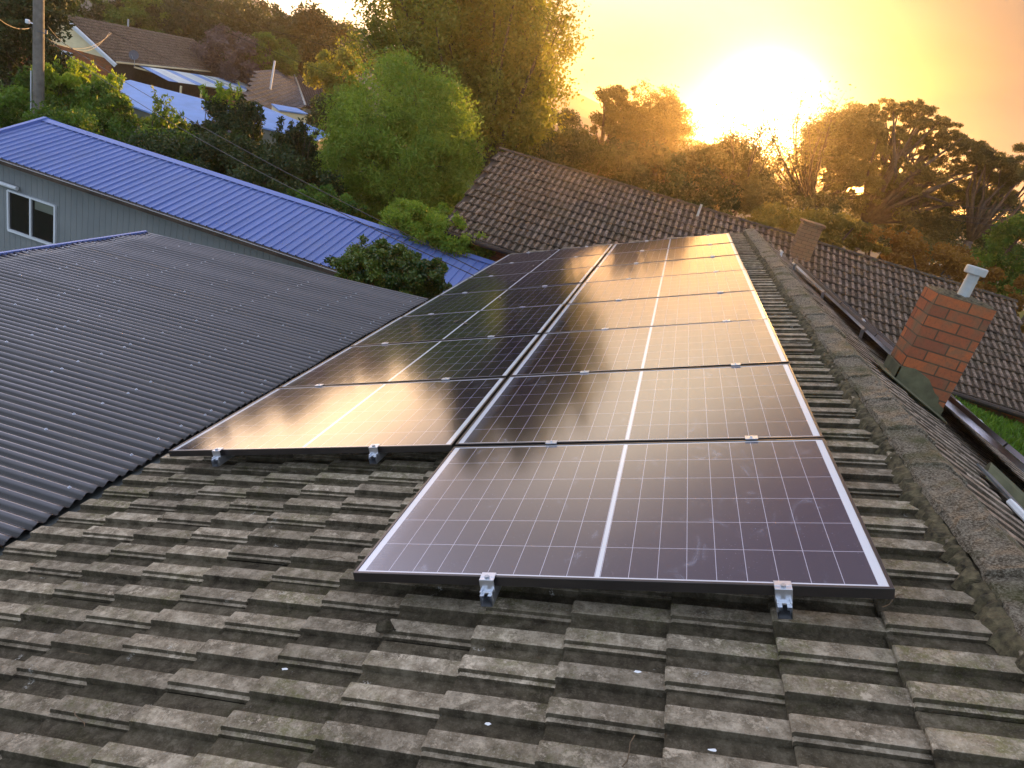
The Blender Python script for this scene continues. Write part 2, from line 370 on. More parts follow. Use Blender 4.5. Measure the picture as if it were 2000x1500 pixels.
M['leaf_rust']=leaf_mat('rust_leaf',(.16,.09,.02),(.26,.15,.03),.4)
M['leaf_purple']=leaf_mat('purple_leaf',(.09,.075,.085),(.15,.12,.13),.2)
M['bark']=simple('bark',(.09,.07,.05),.9,0,.4,6,.5)
def grass_mat():
    n=NT('grass_ground'); f=n.noise(.8,6,.7); g=n.noise(14,4,.7)
    c=n.mix(n.ramp(g,[(.3,0),(.7,1)]),(.03,.055,.012),(.09,.15,.025)); c=n.mix(n.ramp(f,[(.4,0),(.7,.6)]),c,(.09,.08,.04))
    n.set(color=c,rough=.95,spec=.1); n.bump(g,.8,.05); return n.m
M['grass']=grass_mat()
M['hill']=simple('hill_cover',(.14,.13,.10),.95,0,.4,.02)
M['blade']=leaf_mat('grass_blade',(.05,.12,.012),(.13,.26,.03),.4)
# ------------------------------------------------------------------ large structure
GZ=-5.3
def ground():
    mb=MB(); xs=np.concatenate([np.linspace(-2500,-80,8),np.linspace(-70,70,29),np.linspace(80,2500,8)]); ys=np.concatenate([np.linspace(-300,-10,4),np.linspace(0,90,19),np.linspace(120,3200,8)])
    V=[(x,y,GZ+.35*math.sin(x*.09)*math.cos(y*.07)-(max(0,y-90)*.003)) for x in xs for y in ys]; n=len(ys)
    Fc=[(i*n+j,(i+1)*n+j,(i+1)*n+j+1,i*n+j+1) for i in range(len(xs)-1) for j in range(n-1)]
    mb.add(V,Fc); tag(mb.build('ground',M['grass'],smooth=True),kind='structure')
ground()
def hills():
    def ridge(Y,pts,depth_,seed,amp):
        rng=random.Random(seed); mb=MB(); V=[];Fc=[]
        P=[atY(px,py,Y) for px,py in pts]; n=0; rows=[]
        xs=np.linspace(P[0][0],P[-1][0],110); zs=np.interp(xs,[p[0] for p in P],[p[2] for p in P])
        ph=[rng.random()*6 for _ in range(4)]
        zs=zs+amp*(np.sin(xs/31+ph[0])+.5*np.sin(xs/13+ph[1])+.35*np.sin(xs/5+ph[2]))
        for k,(dy,fr) in enumerate([(-depth_,0),(-depth_*.55,.35),(-depth_*.2,.8),(0,1),(depth_*.5,.5),(depth_,0)]):
            for x,z in zip(xs,zs): V.append((x,Y+dy+ (6*math.sin(x/20+k)),(-9)+(z+9)*fr))
        m=len(xs)
        for k in range(5):
            for i in range(m-1): Fc.append((k*m+i,k*m+i+1,(k+1)*m+i+1,(k+1)*m+i))
        mb.add(V,Fc); tag(mb.build('hills',M['hill'],smooth=True),kind='structure')
    ridge(220,[(0,-110),(200,-60),(430,-40),(520,18),(600,42),(700,58),(850,120),(1000,160),(1060,163),(1110,172),(1160,196),(1230,235),(1340,285),(1500,330),(1700,392),(2000,478),(2600,640)],90,1,.45)
    ridge(120,[(0,-110),(200,-50),(420,0),(520,40),(620,80),(900,170),(1050,205),(1110,215),(1200,245),(1300,262),(1350,268),(1400,285),(1480,322),(1700,392),(2000,474),(2600,650)],45,2,.25)
hills()
# tile sheet ---------------------------------------------------------
PROF=[(0,-.002,0),(0,.0105,.05),(.0008,.0115,1),(.0145,.012,1),(.0150,.012,.05),(.0165,.0235,.05),(.0172,.0250,1),(.048,.0252,1),(.0765,.0248,1),(.0775,.0245,.2),(.090,.001,0),(.120,0,0),(.1520,.0005,0),(.1550,.0225,.05),(.1558,.0250,1),(.190,.0252,1),(.2205,.0248,1),(.2215,.0245,.2),(.234,.001,0),(.266,0,0),(.2995,.0005,0)]  # third value is tone: low on camera-side faces paints their shade
PROF_S=[(0,.008,.6),(.016,.026,1),(.066,.026,1),(.086,.0,0),(.150,.0,0),(.160,.026,1),(.210,.026,1),(.232,0,0),(.2995,0,0)]
def tile_sheet(mb,org,es,et,n,ns,nt,gauge=.31,seed=0,prof=PROF,skip=None,step=.026,s0=0,smax=1e9):
    rng=np.random.default_rng(seed); org,es,et,n=[np.array(v,float) for v in(org,es,et,n)]
    t=np.array([p[0] for p in prof]); h=np.array([p[1] for p in prof]); g=np.array([p[2] for p in prof]); m=len(t)
    rows=[(0,-1,0),(0.0,step-.004,0),(.006,step,1),(.15,step*.55,1),(gauge+.012,-.001,1)]
    fc=[(r*m+i,r*m+i+1,(r+1)*m+i+1,(r+1)*m+i) for r in range(4) for i in range(m-1)]
    for a in range(ns):
        for b in range(nt):
            if skip and skip(a,b): continue
            off=.15*(a%2); jt=rng.normal(0,.0015); js=rng.normal(0,.003); jz=rng.normal(0,.0018); sk=rng.normal(0,.004); r1=rng.random(); r2=rng.random()
            V=[];C=[]
            for (s,z,_),k in zip(rows,range(5)):
                zz=(-.004 if z==-1 else z)+jz
                S=np.minimum(s0+a*gauge+s+js+sk*(t-.15),smax)
                T=b*.3+t+off+jt
                H=h+zz if k else h*1.0+zz
                V.append(org+np.outer(S,es)+np.outer(T,et)+np.outer(H,n)); 
                C.append(np.c_[np.full(m,r1),g if k!=0 else g*.3,np.full(m,r2)])
            mb.add(np.concatenate(V),fc,np.concatenate(C))
TH=math.radians(22.5)
US=np.array([math.cos(TH),0,math.sin(TH)]); UN=np.array([-math.sin(TH),0,math.cos(TH)]); UY=np.array([0,1.,0])
DS=np.array([math.cos(TH),0,-math.sin(TH)]); DN=np.array([math.sin(TH),0,math.cos(TH)])
def S(x,y,h): return x*US+y*UY+h*UN
RH=-.165     # pan surface of the near slope, below the glass plane
RIDGE=np.array([2.04,0,.6935])
def on_right(x,y,h=0): return np.array([x,y,RIDGE[2]-(x-RIDGE[0])*math.tan(TH)])+h*DN
house=empty('brick_house',(0,4,GZ),'low house under the camera, weathered grey tile roof with red brick chimney','house')
mb=MB()
tile_sheet(mb,S(-2.02,-3.6,RH-.012),US,UY,UN,14,47,.31,3,PROF,lambda a,b:False,step=.022,s0=-.0,smax=4.10)
roof=mb.build('roof',M['tile'],house); roof['label']='weathered grey roof slope facing the camera, mossy tiles with raised rolls'
mb=MB()
tile_sheet(mb,on_right(5.6,10.9,-.03),-DS,-UY,DN,13,46,.31,5,PROF,None,.022,smax=(5.6-2.11)/math.cos(TH))
r2=mb.build('roof',M['tile_brown'],house); r2['label']='far side roof slope falling away right of the ridge, under the chimney'
# deck under tiles, walls
mb=MB()
for a,b,nn in((S(-2.02,0,RH-.05),S(2.2,0,RH-.05),UN),):
    mb.prism([S(-2.05,-3.6,RH-.04),S(2.18,-3.6,RH-.04),S(2.18,10.3,RH-.04),S(-2.05,10.3,RH-.04)],UN*-.05)
mb.prism([on_right(2.03,-3.3,-.06),on_right(5.5,-3.3,-.06),on_right(5.5,10.9,-.06),on_right(2.03,10.9,-.06)],DN*-.05)
mb.build('roof_deck',M['dark'],house)
mb=MB()
x0,x1=-1.5,5.1
zt=-.95
mb.prism([(x0,-3.2,GZ),(x1,-3.2,GZ),(x1,-3.2,-.75),(2.04,-3.2,.55),(x0,-3.2,-.9)],(0,13.3,0))
mb.build('wall',M['brick'],house)
# ridge caps
def ridge_caps():
    mb=MB(); rng=np.random.default_rng(8); L=.405; y=-3.4; k=0
    prof=[(-.116,-.040),(-.112,-.016),(-.090,-.006),(-.055,.011),(-.018,.029),(0,.034),(.018,.029),(.055,.011),(.090,-.006),(.112,-.016),(.116,-.040)]
    while y<10.25:
        jx=rng.normal(0,.004); jz=rng.normal(0,.004); r1,r2=rng.random(),rng.random()
        V=[];C=[]
        T_=np.linspace(0,1,12); yy=[y,y+.004]+[y+.004+(L+.026)*u for u in T_[1:]]; lift=[.009,.012]+[.012-.010*u for u in T_[1:]]; sc=[1.03,1.04]+[1.04-.04*u for u in T_[1:]]
        for a,l,s in zip(yy,lift,sc):
            for i,(px,pz) in enumerate(prof):
                w=rng.normal(0,.0026,2)
                V.append((RIDGE[0]+px*s+jx+w[0],a,RIDGE[2]+pz+.006+l+jz+w[1])); C.append((r1,1,r2))
        n=len(prof); Fc=[(r*n+i,r*n+i+1,(r+1)*n+i+1,(r+1)*n+i) for r in range(len(yy)-1) for i in range(n-1)]; Fc.append(list(range(n)))
        mb.add(V,Fc,C); y+=L; k+=1
    o=mb.build('ridge_cap',M['cap'],house); o['label']='rough lichen covered ridge capping along the roof top'
    # lumpy mortar bedding
    mb=MB()
    for sd in(-1,1):
        V=[];n=0; ys=np.arange(-3.4,10.3,.02)
        for yv in ys:
            b=.004*math.sin(yv*9)+.006*math.sin(yv*23+1)+rng.normal(0,.009)
            e=.146+b
            base=RIDGE[2]-math.tan(TH)*e
            V+= [(RIDGE[0]+sd*.10,yv,RIDGE[2]-.03),(RIDGE[0]+sd*.118,yv,RIDGE[2]-.024+rng.normal(0,.004)),(RIDGE[0]+sd*(e-.006),yv,base+.016+rng.normal(0,.004)),(RIDGE[0]+sd*(e+.004),yv,base-.035)]
        Fc=[(i*4+j,i*4+j+1,(i+1)*4+j+1,(i+1)*4+j) for i in range(len(ys)-1) for j in range(3)]
        mb.add(V,Fc)
    mb.build('ridge_bedding',M['mortar'],house)
ridge_caps()
def rolled_cap_run(name,p,q,w,mat,parent,n=6,hgt=.07):
    mb=MB(); p=np.array(p);q=np.array(q); d=unit(q-p); sd=unit(np.cross((0,0,1),d)); L=np.linalg.norm(q-p)
    rg=np.random.default_rng(4)
    for k in range(n):
        a0=p+d*L*k/n; a1=p+d*(L*(k+1)/n+.02); V=[]
        for a,l,s in((a0,.012,1.06),(a1,0,1)):
            for t,z in((-1,-.04),(-.75,.4),(-.35,.85),(0,1),(.35,.85),(.75,.4),(1,-.04)): V.append(a+sd*t*w*s+np.array([0,0,z*hgt+l]))
        mb.add(V,[(i,i+1,i+8,i+7) for i in range(6)]+[list(range(7))])
    return mb.build(name,mat,parent)
h0=hit(1925,884,on_right(3,0,.05),DN); h0=on_right(2.9,2.55,.02); h1=on_right(4.6,1.2,.02)
rolled_cap_run('hip_cap',on_right(2.96,2.50,-.005),on_right(4.3,2.05,-.01),.10,M['flash_green'],house,4,.085)
mb=MB(); 
a=on_right(2.86,2.36,.035); b=on_right(2.90,1.2,.035)
mb.bar(a,b,.12,.012,DN); mb.build('lead_strip',M['flash'],house)
tb=MB(); p0=hit(1974,981,on_right(2.66,0,.06),DN)
tb.bar(p0,p0+np.array([.03,-.9,.0]),.045,.03,DN,bev=.006)
tag(tb.build('plastic_conduit',M['pvc']),'white plastic conduit lying on the tiles at the right frame edge','conduit')
# chimney
def chimney():
    cx0,cx1,cy0,cy1,zt,zb=2.68,3.095,3.70,4.02,1.160,.20
    c=MB(); c.box(((cx0+cx1)/2,(cy0+cy1)/2,(zt+zb)/2),(cx1-cx0,cy1-cy0,zt-zb),bev=.004)
    ch=c.build('chimney',M['brick'],house,at=(cx0,cy0,zt)); ch['label']='square red brick chimney with green render round its foot'
    m=MB(); rg=np.random.default_rng(2)
    # mortar topping
    n=14; V=[];Fc=[]
    for i in range(n):
        for j in range(n):
            e=min(i,j,n-1-i,n-1-j); V.append((cx0+.004+(cx1-cx0-.008)*i/(n-1),cy0+.004+(cy1-cy0-.008)*j/(n-1),zt-.004+ (0 if e==0 else .012+.012*min(e,3)/3+rg.normal(0,.004))))
    for i in range(n-1):
        for j in range(n-1): Fc.append((i*n+j,(i+1)*n+j,(i+1)*n+j+1,i*n+j+1))
    m.add(V,Fc); m.build('mortar_crown',M['mortar'],ch,smooth=True)
    f=MB(); fx,fy=2.90,3.86
    f.tube([(fx,fy,zt),(fx,fy,zt+.13)],.042,20); f.tube([(fx,fy,zt+.128),(fx,fy,zt+.136)],.046,20); f.tube([(fx,fy,zt+.13),(fx,fy,zt+.21)],.041,20)
    f.tube([(fx,fy,zt+.185),(fx,fy,zt+.19),(fx,fy,zt+.235),(fx,fy,zt+.242)],[.070,.074,.074,.068],24)
    f.build('flue_pipe',M['flue'],ch,smooth=False)
    # render apron: stepped outline, follows the falling roof
    r=MB(); yy=cy0-.012
    zr=lambda x:RIDGE[2]-(x-RIDGE[0])*math.tan(TH)
    r.prism([(cx0-.012,yy,zr(cx0)-.05),(cx1+.0,yy,zr(cx1)-.05),(cx1+.0,yy,zr(cx1)+.10),(cx1-.06,yy,zr(cx1)+.13),(cx1-.07,yy,zr(cx1)+.17),(cx0+.30,yy,zr(cx0+.30)+.15),(cx0+.22,yy,zr(cx0+.22)+.20),(cx0+.1,yy,zr(cx0)+.155),(cx0-.012,yy,zr(cx0)+.14)],(0,.011,0))
    r.prism([(cx0-.012,cy0-.012,zr(cx0)-.05),(cx0-.012,cy1+.01,zr(cx0)-.05),(cx0-.012,cy1+.01,zr(cx0)+.14),(cx0-.012,cy0-.012,zr(cx0)+.14)],(.011,0,0))
    # dressed skirt
    g=lambda x,y,h:on_right(x,y,h)
    r.prism([g(cx0-.16,cy0-.14,.030),g(cx1+.02,cy0-.11,.030),g(cx1+.02,cy0-.005,.034),g(cx0-.005,cy0-.005,.034),g(cx0-.005,cy1+.02,.034),g(cx0-.16,cy1+.02,.030)],DN*.006)
    r.build('render_apron',M['flash_green'],ch)
chimney()
# valley flashing + patio roof ---------------------------------------
PA=math.radians(3.0)
VX,VZ=-1.905,-.955
def patio():
    t=empty('patio_roof',(-3.8,3,GZ),'charcoal corrugated steel patio roof beside the tiles at the left','roof')
    mb=MB(); pitch=.0785; nseg=10; y0=-1.3; nrib=int((6.40-y0)/pitch); xs=np.concatenate([[VX],np.linspace(-1.95,-5.69,16)])
    def zat(x): return VZ+(x-VX)*math.tan(PA)
    rng=np.random.default_rng(5); sh=rng.normal(0,.0016,40)
    def pt(x,y):
        ph=(y-y0)/pitch; sheet=int(ph//9); u=(ph%9)/9
        wob=.0060*math.sin(2*PI*u+.4)+.0012*math.sin(x*2.3+sheet*1.7)+sh[sheet]*(x+2)*.4
        z=zat(x)+.0130*math.cos(2*PI*ph)+wob
        skew=(.025+.016*max(y,0))*(x-VX)
        return (x,y+skew+(.004*math.sin(sheet*3.1) if x>-1.93 else 0),z)
    N=nrib*nseg+1; V=[pt(x,y0+i*pitch/nseg) for x in xs for i in range(N)]; K=len(xs)
    Fc=[(k*N+i,(k+1)*N+i,(k+1)*N+i+1,k*N+i+1) for k in range(K-1) for i in range(N-1)]
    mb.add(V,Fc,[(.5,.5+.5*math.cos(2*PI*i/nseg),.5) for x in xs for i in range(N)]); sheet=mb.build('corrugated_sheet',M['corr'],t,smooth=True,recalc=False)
    sm=sheet.modifiers.new('thickness','SOLIDIFY'); sm.thickness=.0015; sm.offset=-1
    # valley tray
    v=MB(); ys=np.arange(-3.6,6.5,.05); V=[]
    for yv in ys:
        sc_=.010*math.sin(yv*2*PI/.15)+rng.normal(0,.002)
        P=[(-2.30,VZ-.05),(-2.0,VZ-.05),(-1.93,VZ-.045),(-1.895,VZ-.030),(-1.845,VZ-.012),(-1.82+sc_*.8,VZ+.018),(-1.795+sc_,VZ+.032)]
        V+=[(px,yv,pz+rng.normal(0,.0012)) for px,pz in P]
    n=7; v.add(V,[(i*n+j,i*n+j+1,(i+1)*n+j+1,(i+1)*n+j) for i in range(len(ys)-1) for j in range(n-1)])
    v.build('valley_tray',M['flash'],t,smooth=True)
    # edge cap on the low side and on the far side
    e=MB(); e.bar((-5.70,-1.4,zat(-5.70)+.006),(-5.70,5.93,zat(-5.70)+.006),.03,.035)
    e.build('gutter_edge',M['blue_trim'],t)
    # beams & posts under
    b=MB(); b.bar((-5.6,-1.3,-1.28),(-5.6,5.8,-1.28),.05,.15); b.bar((-2.05,-1.3,-1.10),(-2.05,6.2,-1.10),.05,.15); b.build('beam',M['wood'],t)
    for yv in(-1,2.4,5.7):
        p=MB(); p.bar((-5.6,yv,GZ-.2),(-5.6,yv,-1.36),.09,.09,(0,1,0)); p.build('post',M['wood'],t)
    # screws
    cols=[-2.018,-2.62,-3.228,-3.836,-4.44,-5.04,-5.60]; offs=[0,3,4,6]; L=[]
    base=(1.754-(.025+.016*1.75)*(-3.235-VX)-y0)/pitch; base=round(base)%9
    for x in cols:
        for sheet_i in range(-1,12):
            for o in offs:
                r=sheet_i*9+base+o+(.0 if True else 0)
                y=y0+r*pitch
                if y<-1.2 or y>6.35: continue
                if o==0 and rng.random()<.0: continue
                if rng.random()<.22: continue
                p=np.array(pt(x+rng.normal(0,.006),y)); L.append((depth(p),p))
    L.sort(key=lambda q:q[0])
    L=[q for q in L if -1.2<q[1][1]]
    def scr(mb,p):
        mb.tube([p+(0,0,.0006),p+(0,0,.0022)],[.0105,.0095],14); mb.tube([p+(0,0,.002),p+(0,0,.008)],[.0052,.0050],6)
    s0=MB(); scr(s0,L[0][1]); o0=s0.build('screw',M['zinc'],t,at=L[0][1])
    for d_,p in L[1:100]:
        c=o0.copy(); COL.objects.link(c); c.parent=t; c.location=Vector(p-WL[t.name])
    s1=MB(); [scr(s1,p) for d_,p in L[100:]]
    if L[100:]: tag(s1.build('screw_rows',M['zinc'],t),kind='stuff')
patio()
# ------------------------------------------------------------------ solar panels
PW,PL=1.134,1.722
def panel_parts(root,first=None):
    return
def make_panel():
    r=empty('solar_panel',(0,0,0),'x','solar panel','solar panels on the near roof slope')
    f=MB(); t=.035; w=.011
    prf=[(0,-t),(0,-.0012),(.0012,0),(w-.001,0),(w,-.001),(w,-.006),(.002,-.006),(.002,-t)]
    # mitred frame: four mitred bars with a chamfered outer edge
    def ring(off,z): return [(off,off,z),(PL-off,off,z),(PL-off,PW-off,z),(off,PW-off,z)]
    V=[];
    for o_,z in prf: V+=ring(o_,z)
    Fc=[(k*4+i,k*4+(i+1)%4,(k+1)*4+(i+1)%4,(k+1)*4+i) for k in range(len(prf)-1) for i in range(4)]
    f.add(V,Fc); fr=f.build('frame',M['frame'],r)
    g=MB(); o_=w-.0005; g.add([(o_,o_,-.0025),(PL-o_,o_,-.0025),(PL-o_,PW-o_,-.0025),(o_,PW-o_,-.0025),(o_,o_,-.006),(PL-o_,o_,-.006),(PL-o_,PW-o_,-.006),(o_,PW-o_,-.006)],[(0,1,2,3),(7,6,5,4),(0,4,5,1),(1,5,6,2),(2,6,7,3),(3,7,4,0)])
    g.build('cell_face',M['cells'],r); return r
PROTO=make_panel(); used=[0]
def place_panel(mat4,label,group):
    if not used[0]: r=PROTO; used[0]=1
    else:
        r=PROTO.copy(); COL.objects.link(r)
        for ch in list(PROTO.children): c=ch.copy(); COL.objects.link(c); c.parent=r
    r.matrix_world=mat4; r['label']=label; r['group']=group; return r
def frame_mat(o,ex,ey,ez):
    m=Matrix.Identity(4)
    for i in range(3): m[i][0]=ex[i];m[i][1]=ey[i];m[i][2]=ez[i];m[i][3]=o[i]
    return m
ORD=['nearest','second','third','fourth','fifth','sixth','seventh','farthest']
rg=np.random.default_rng(11)
def tilt(ex,ey,ez,a,b):
    ez=unit(ez+a*ex+b*ey); ex=unit(ex-ez*(ex@ez)); ey=np.cross(ez,ex); return ex,ey,ez
for i in range(8):
    ex,ey,ez=tilt(US,UY,UN,rg.normal(0,.0025),rg.normal(0,.0025))
    lab='violet-blue solar panel nearest the camera, alone in front of the lower row' if i==0 else ('farthest solar panel of the row beside the ridge, reflecting gold sky' if i==7 else f'{ORD[i]} solar panel from the camera in the row beside the roof ridge')
    place_panel(frame_mat(S(0,i*1.154,0),ex,ey,ez),lab,'solar panels on the near roof slope')
for i in range(7):
    ex,ey,ez=tilt(US,UY,UN,rg.normal(0,.0025),rg.normal(0,.0025))
    lab='front solar panel of the lower row, gold reflection beside the corrugated roof' if i==0 else ('farthest solar panel of the lower row, beside the gutter' if i==6 else f'{ORD[i]} solar panel from the camera in the lower row, next to the corrugated roof')
    place_panel(frame_mat(S(-1.742,(i+1)*1.154,-.001),ex,ey,ez),lab,'solar panels on the near roof slope')
def rail(x,y0,y1,nearlab,ys,grp,org=None,ex=US,ey=UY,ez=UN,front=True):
    P=(lambda a,b,c:a*ex+b*ey+c*ez) if org is None else (lambda a,b,c:org+a*ex+b*ey+c*ez)
    r=empty('mounting_rail',P(x,y0,-.06),nearlab,'rail',grp)
    m=MB(); w=.020; h0_,h1_=-.078,-.038
    # channel section with top slot
    sec=[(-w,h0_),(w,h0_),(w,h1_),(.007,h1_),(.007,h1_-.010),(w-.004,h1_-.010),(w-.003,h0_+.003),(-w+.003,h0_+.003),(-w+.004,h1_-.010),(-.007,h1_-.010),(-.007,h1_),(-w,h1_)]
    n=len(sec); V=[P(x+a,y0,b) for a,b in sec]+[P(x+a,y1,b) for a,b in sec]
    m.add(V,[(i,(i+1)%n,n+(i+1)%n,n+i) for i in range(n)])
    m.build('rail_channel',M['alu'],r)
    def clamp_mid(y):
        c=MB(); c.box(P(x,y,.0035),(.056,.036,.004),[ex,ey,ez],bev=.001)
        c.box(P(x,y,-.016),(.05,.016,.036),[ex,ey,ez]); c.tube([P(x,y,.005),P(x,y,.011)],.0055,6); return c.build('mid_clamp',M['alu'],r)
    def clamp_end(y,sg=-1):
        c=MB(); c.box(P(x,y-sg*.004,.0035),(.050,.026,.004),[ex,ey,ez],bev=.001)         # lip over the frame
        c.box(P(x,y+sg*.014,.002),(.050,.018,.004),[ex,ey,ez],bev=.001)
        c.box(P(x,y+sg*.024,-.018),(.050,.004,.044),[ex,ey,ez],bev=.001)
        for d in(-.019,.019): c.box(P(x+d,y+sg*.034,-.046),(.006,.022,.034),[ex,ey,ez],bev=.001)
        c.box(P(x,y+sg*.030,-.040),(.034,.012,.008),[ex,ey,ez],bev=.001)
        o=c.build('end_clamp',M['alu'],r)
        b=MB(); b.tube([P(x,y+sg*.014,.004),P(x,y+sg*.014,.012)],.0085,6); b.tube([P(x,y+sg*.014,.0118),P(x,y+sg*.014,.0122)],.004,6); b.build('bolt',M['zinc'],o)
        return o
    for y in ys: clamp_mid(y)
    if front: clamp_end(y0+.055,-1); clamp_end(y1-.06,1)
    yy=y0+.34
    while yy<min(y1,y0+3.2):
        k=MB(); k.box(P(x+.012,yy,-.10),(.03,.006,.06),[ex,ey,ez]); k.box(P(x+.03,yy,-.128),(.03,.09,.006),[ex,ey,ez]); k.build('roof_hook',M['alu'],r); yy+=1.2
    return r
gr='mounting rails under the near panels'
# y of glass front edge: the end clamps grip it, the rail sticks out below
def rail2(x,ya,yb,lab,ys): return rail(x,ya-.055,yb+.06,lab,ys,gr)
rail2(.50,0,9.212,'aluminium rail end and clamp at the middle of the nearest panel front edge',[.005+1.154*i-.015 for i in range(1,8)])
rail2(1.42,0,9.212,'aluminium rail end and clamp near the right corner of the nearest panel',[1.154*i-.010 for i in range(1,8)])
rail2(-1.405,1.154,9.212,'aluminium rail end and clamp near the left corner of the lower row',[1.154*i-.010 for i in range(2,8)])
rail2(-.445,1.154,9.212,'aluminium rail end and clamp at the right half of the lower row front',[1.154*i-.010 for i in range(2,8)])
# array on the far slope: upper edge follows three surveyed points
PF=hit(1525,482,(2.45,0,0),(1,0,0)); PM=hit(1700,645,(2.92,0,0),(1,0,0)); PN=hit(2010,900,(3.35,0,0),(1,0,0))
PM2=hit(1742,678,(3.0,0,0),(1,0,0))
def far_array():
    segs=[]; pts=[PN,PM2,PF]
    tot=0
    d1=np.linalg.norm(PM2-PN); d2=np.linalg.norm(PF-PM2); L=d1+d2; n=int(L//1.154)
    def at(s):
        s=min(max(s,0),L)
        return PN+(PM2-PN)*s/d1 if s<d1 else PM2+(PF-PM2)*(s-d1)/d2
    names=['nearest','second','third','fourth','fifth','sixth','seventh','eighth','ninth']
    n=min(n,8); s0=-.9
    for k in range(n+1):
        s=s0+k*1.154
        if s+1.134>L: break
        a=at(s) if s>=0 else PN+(PN-PM2)/d1*(-s); b=at(s+1.134)
        ey=unit(b-a); ex=DS-ey*(DS@ey); ex=unit(ex); ez=np.cross(ex,ey)
        if k==0: ey=unit(PM2-PN); ex=unit(DS-ey*(DS@ey)); ez=np.cross(ex,ey)
        place_panel(frame_mat(a,ex,ey,ez),f'{names[k]} panel of the edge-on array beyond the ridge, behind the brick chimney','solar panels on the far roof slope')
        top=k
    # rails with clamps just below the upper edge
    for j,(off,lab) in enumerate(((.32,'upper rail of the edge-on array beyond the ridge'),(1.35,'lower rail of the edge-on array beyond the ridge'))):
        r=empty('mounting_rail',PN,lab,'rail','mounting rails beyond the ridge')
        m=MB()
        for a,b in((PN-(PM2-PN)/d1*.9,PM2),(PM2,PF)): m.bar(a+DS*off-DN*.058,b+DS*off-DN*.058,.04,.04,DN)
        m.build('rail_channel',M['alu'],r)
        for k in range(1,n):
            p=at(s0+k*1.154-.01)+DS*off
            c=MB(); c.box(p+DN*.005,(.05,.04,.005),[DS,UY,DN],bev=.001); c.box(p+DN*.002,(.02,.014,.02),[DS,UY,DN]); c.build('mid_clamp',M['alu'],r)
        if j==0:
            for s in (1.5,3.0,4.5,6.0,7.0):
                p=at(s)+DS*.06; c=MB(); q=on_right(p[0],p[1],.0); c.bar(q,p-DN*.04,.035,.006,(0,1,0)); c.bar(p-DN*.045+UY*-.1,p-DN*.045+UY*.1,.03,.03,DN); c.build('tilt_leg',M['alu'],r)
far_array()
# ------------------------------------------------------------------ neighbour tiled house
def neighbour():
    zr=.355; yr=17; ye=13.3; ze=-1.42; x0,x1=-4.15,9.2
    t=empty('neighbour_house',(2.5,17,GZ),'long neighbouring house with brown tile roof and brick chimney, beyond the solar panels','house')
    up=unit((0,yr-ye,zr-ze)); L=math.hypot(yr-ye,zr-ze); n=unit(np.cross((1,0,0),up)); ns=13; g=L/ns
    m=MB(); tile_sheet(m,(x1,ye,ze-.02),up,(-1,0,0),n,ns,int((x1-x0)/.3),g,21,PROF_S,None,.045)
    m.build('roof',M['tile_lilac'],t)
    m=MB(); m.prism([(x0,ye,ze-.07),(x1,ye,ze-.07),(x1,yr,zr-.07),(x0,yr,zr-.07)],n*-.06); m.prism([(x0,yr,zr-.05),(x1,yr,zr-.05),(x1,yr+3.7,ze-.05),(x0,yr+3.7,ze-.05)],(0,0,-.06)); m.build('roof_deck',M['dark'],t)
    rolled_cap_run('ridge_cap',(x0,yr,zr+.0),(x1,yr,zr+.0),.11,M['tile_brown'],t,33,.05)
    m=MB(); m.box(((x0+x1)/2,yr,(GZ+ze)/2-.05),(x1-x0-.15,6.4,ze-GZ),); m.prism([(x0+.4,yr-3.2,ze-.12),(x0+.4,yr+3.2,ze-.12),(x0+.4,yr,zr-.16)],(x1-x0-.8,0,0)); m.build('wall',M['brick'],t)
    m=MB(); m.tube([(x0,ye-.05,ze-.04),(x1,ye-.05,ze-.04)],.05,8); m.build('gutter',M['dark'],t)
    c=MB(); c.box((3.98,16.35,.32),(.46,.46,.98),bev=.006); c.box((3.98,16.35,.80),(.54,.54,.07),bev=.01)
    ch=c.build('chimney',M['tan_brick'],t,at=(3.75,16.12,.80)); ch['label']='squat brick chimney on the neighbouring ridge'
    v=MB(); v.tube([(1.35,16.6,.15),(1.35,16.6,.48)],.03,8); v.build('vent_pipe',M['flue'],t)
neighbour()
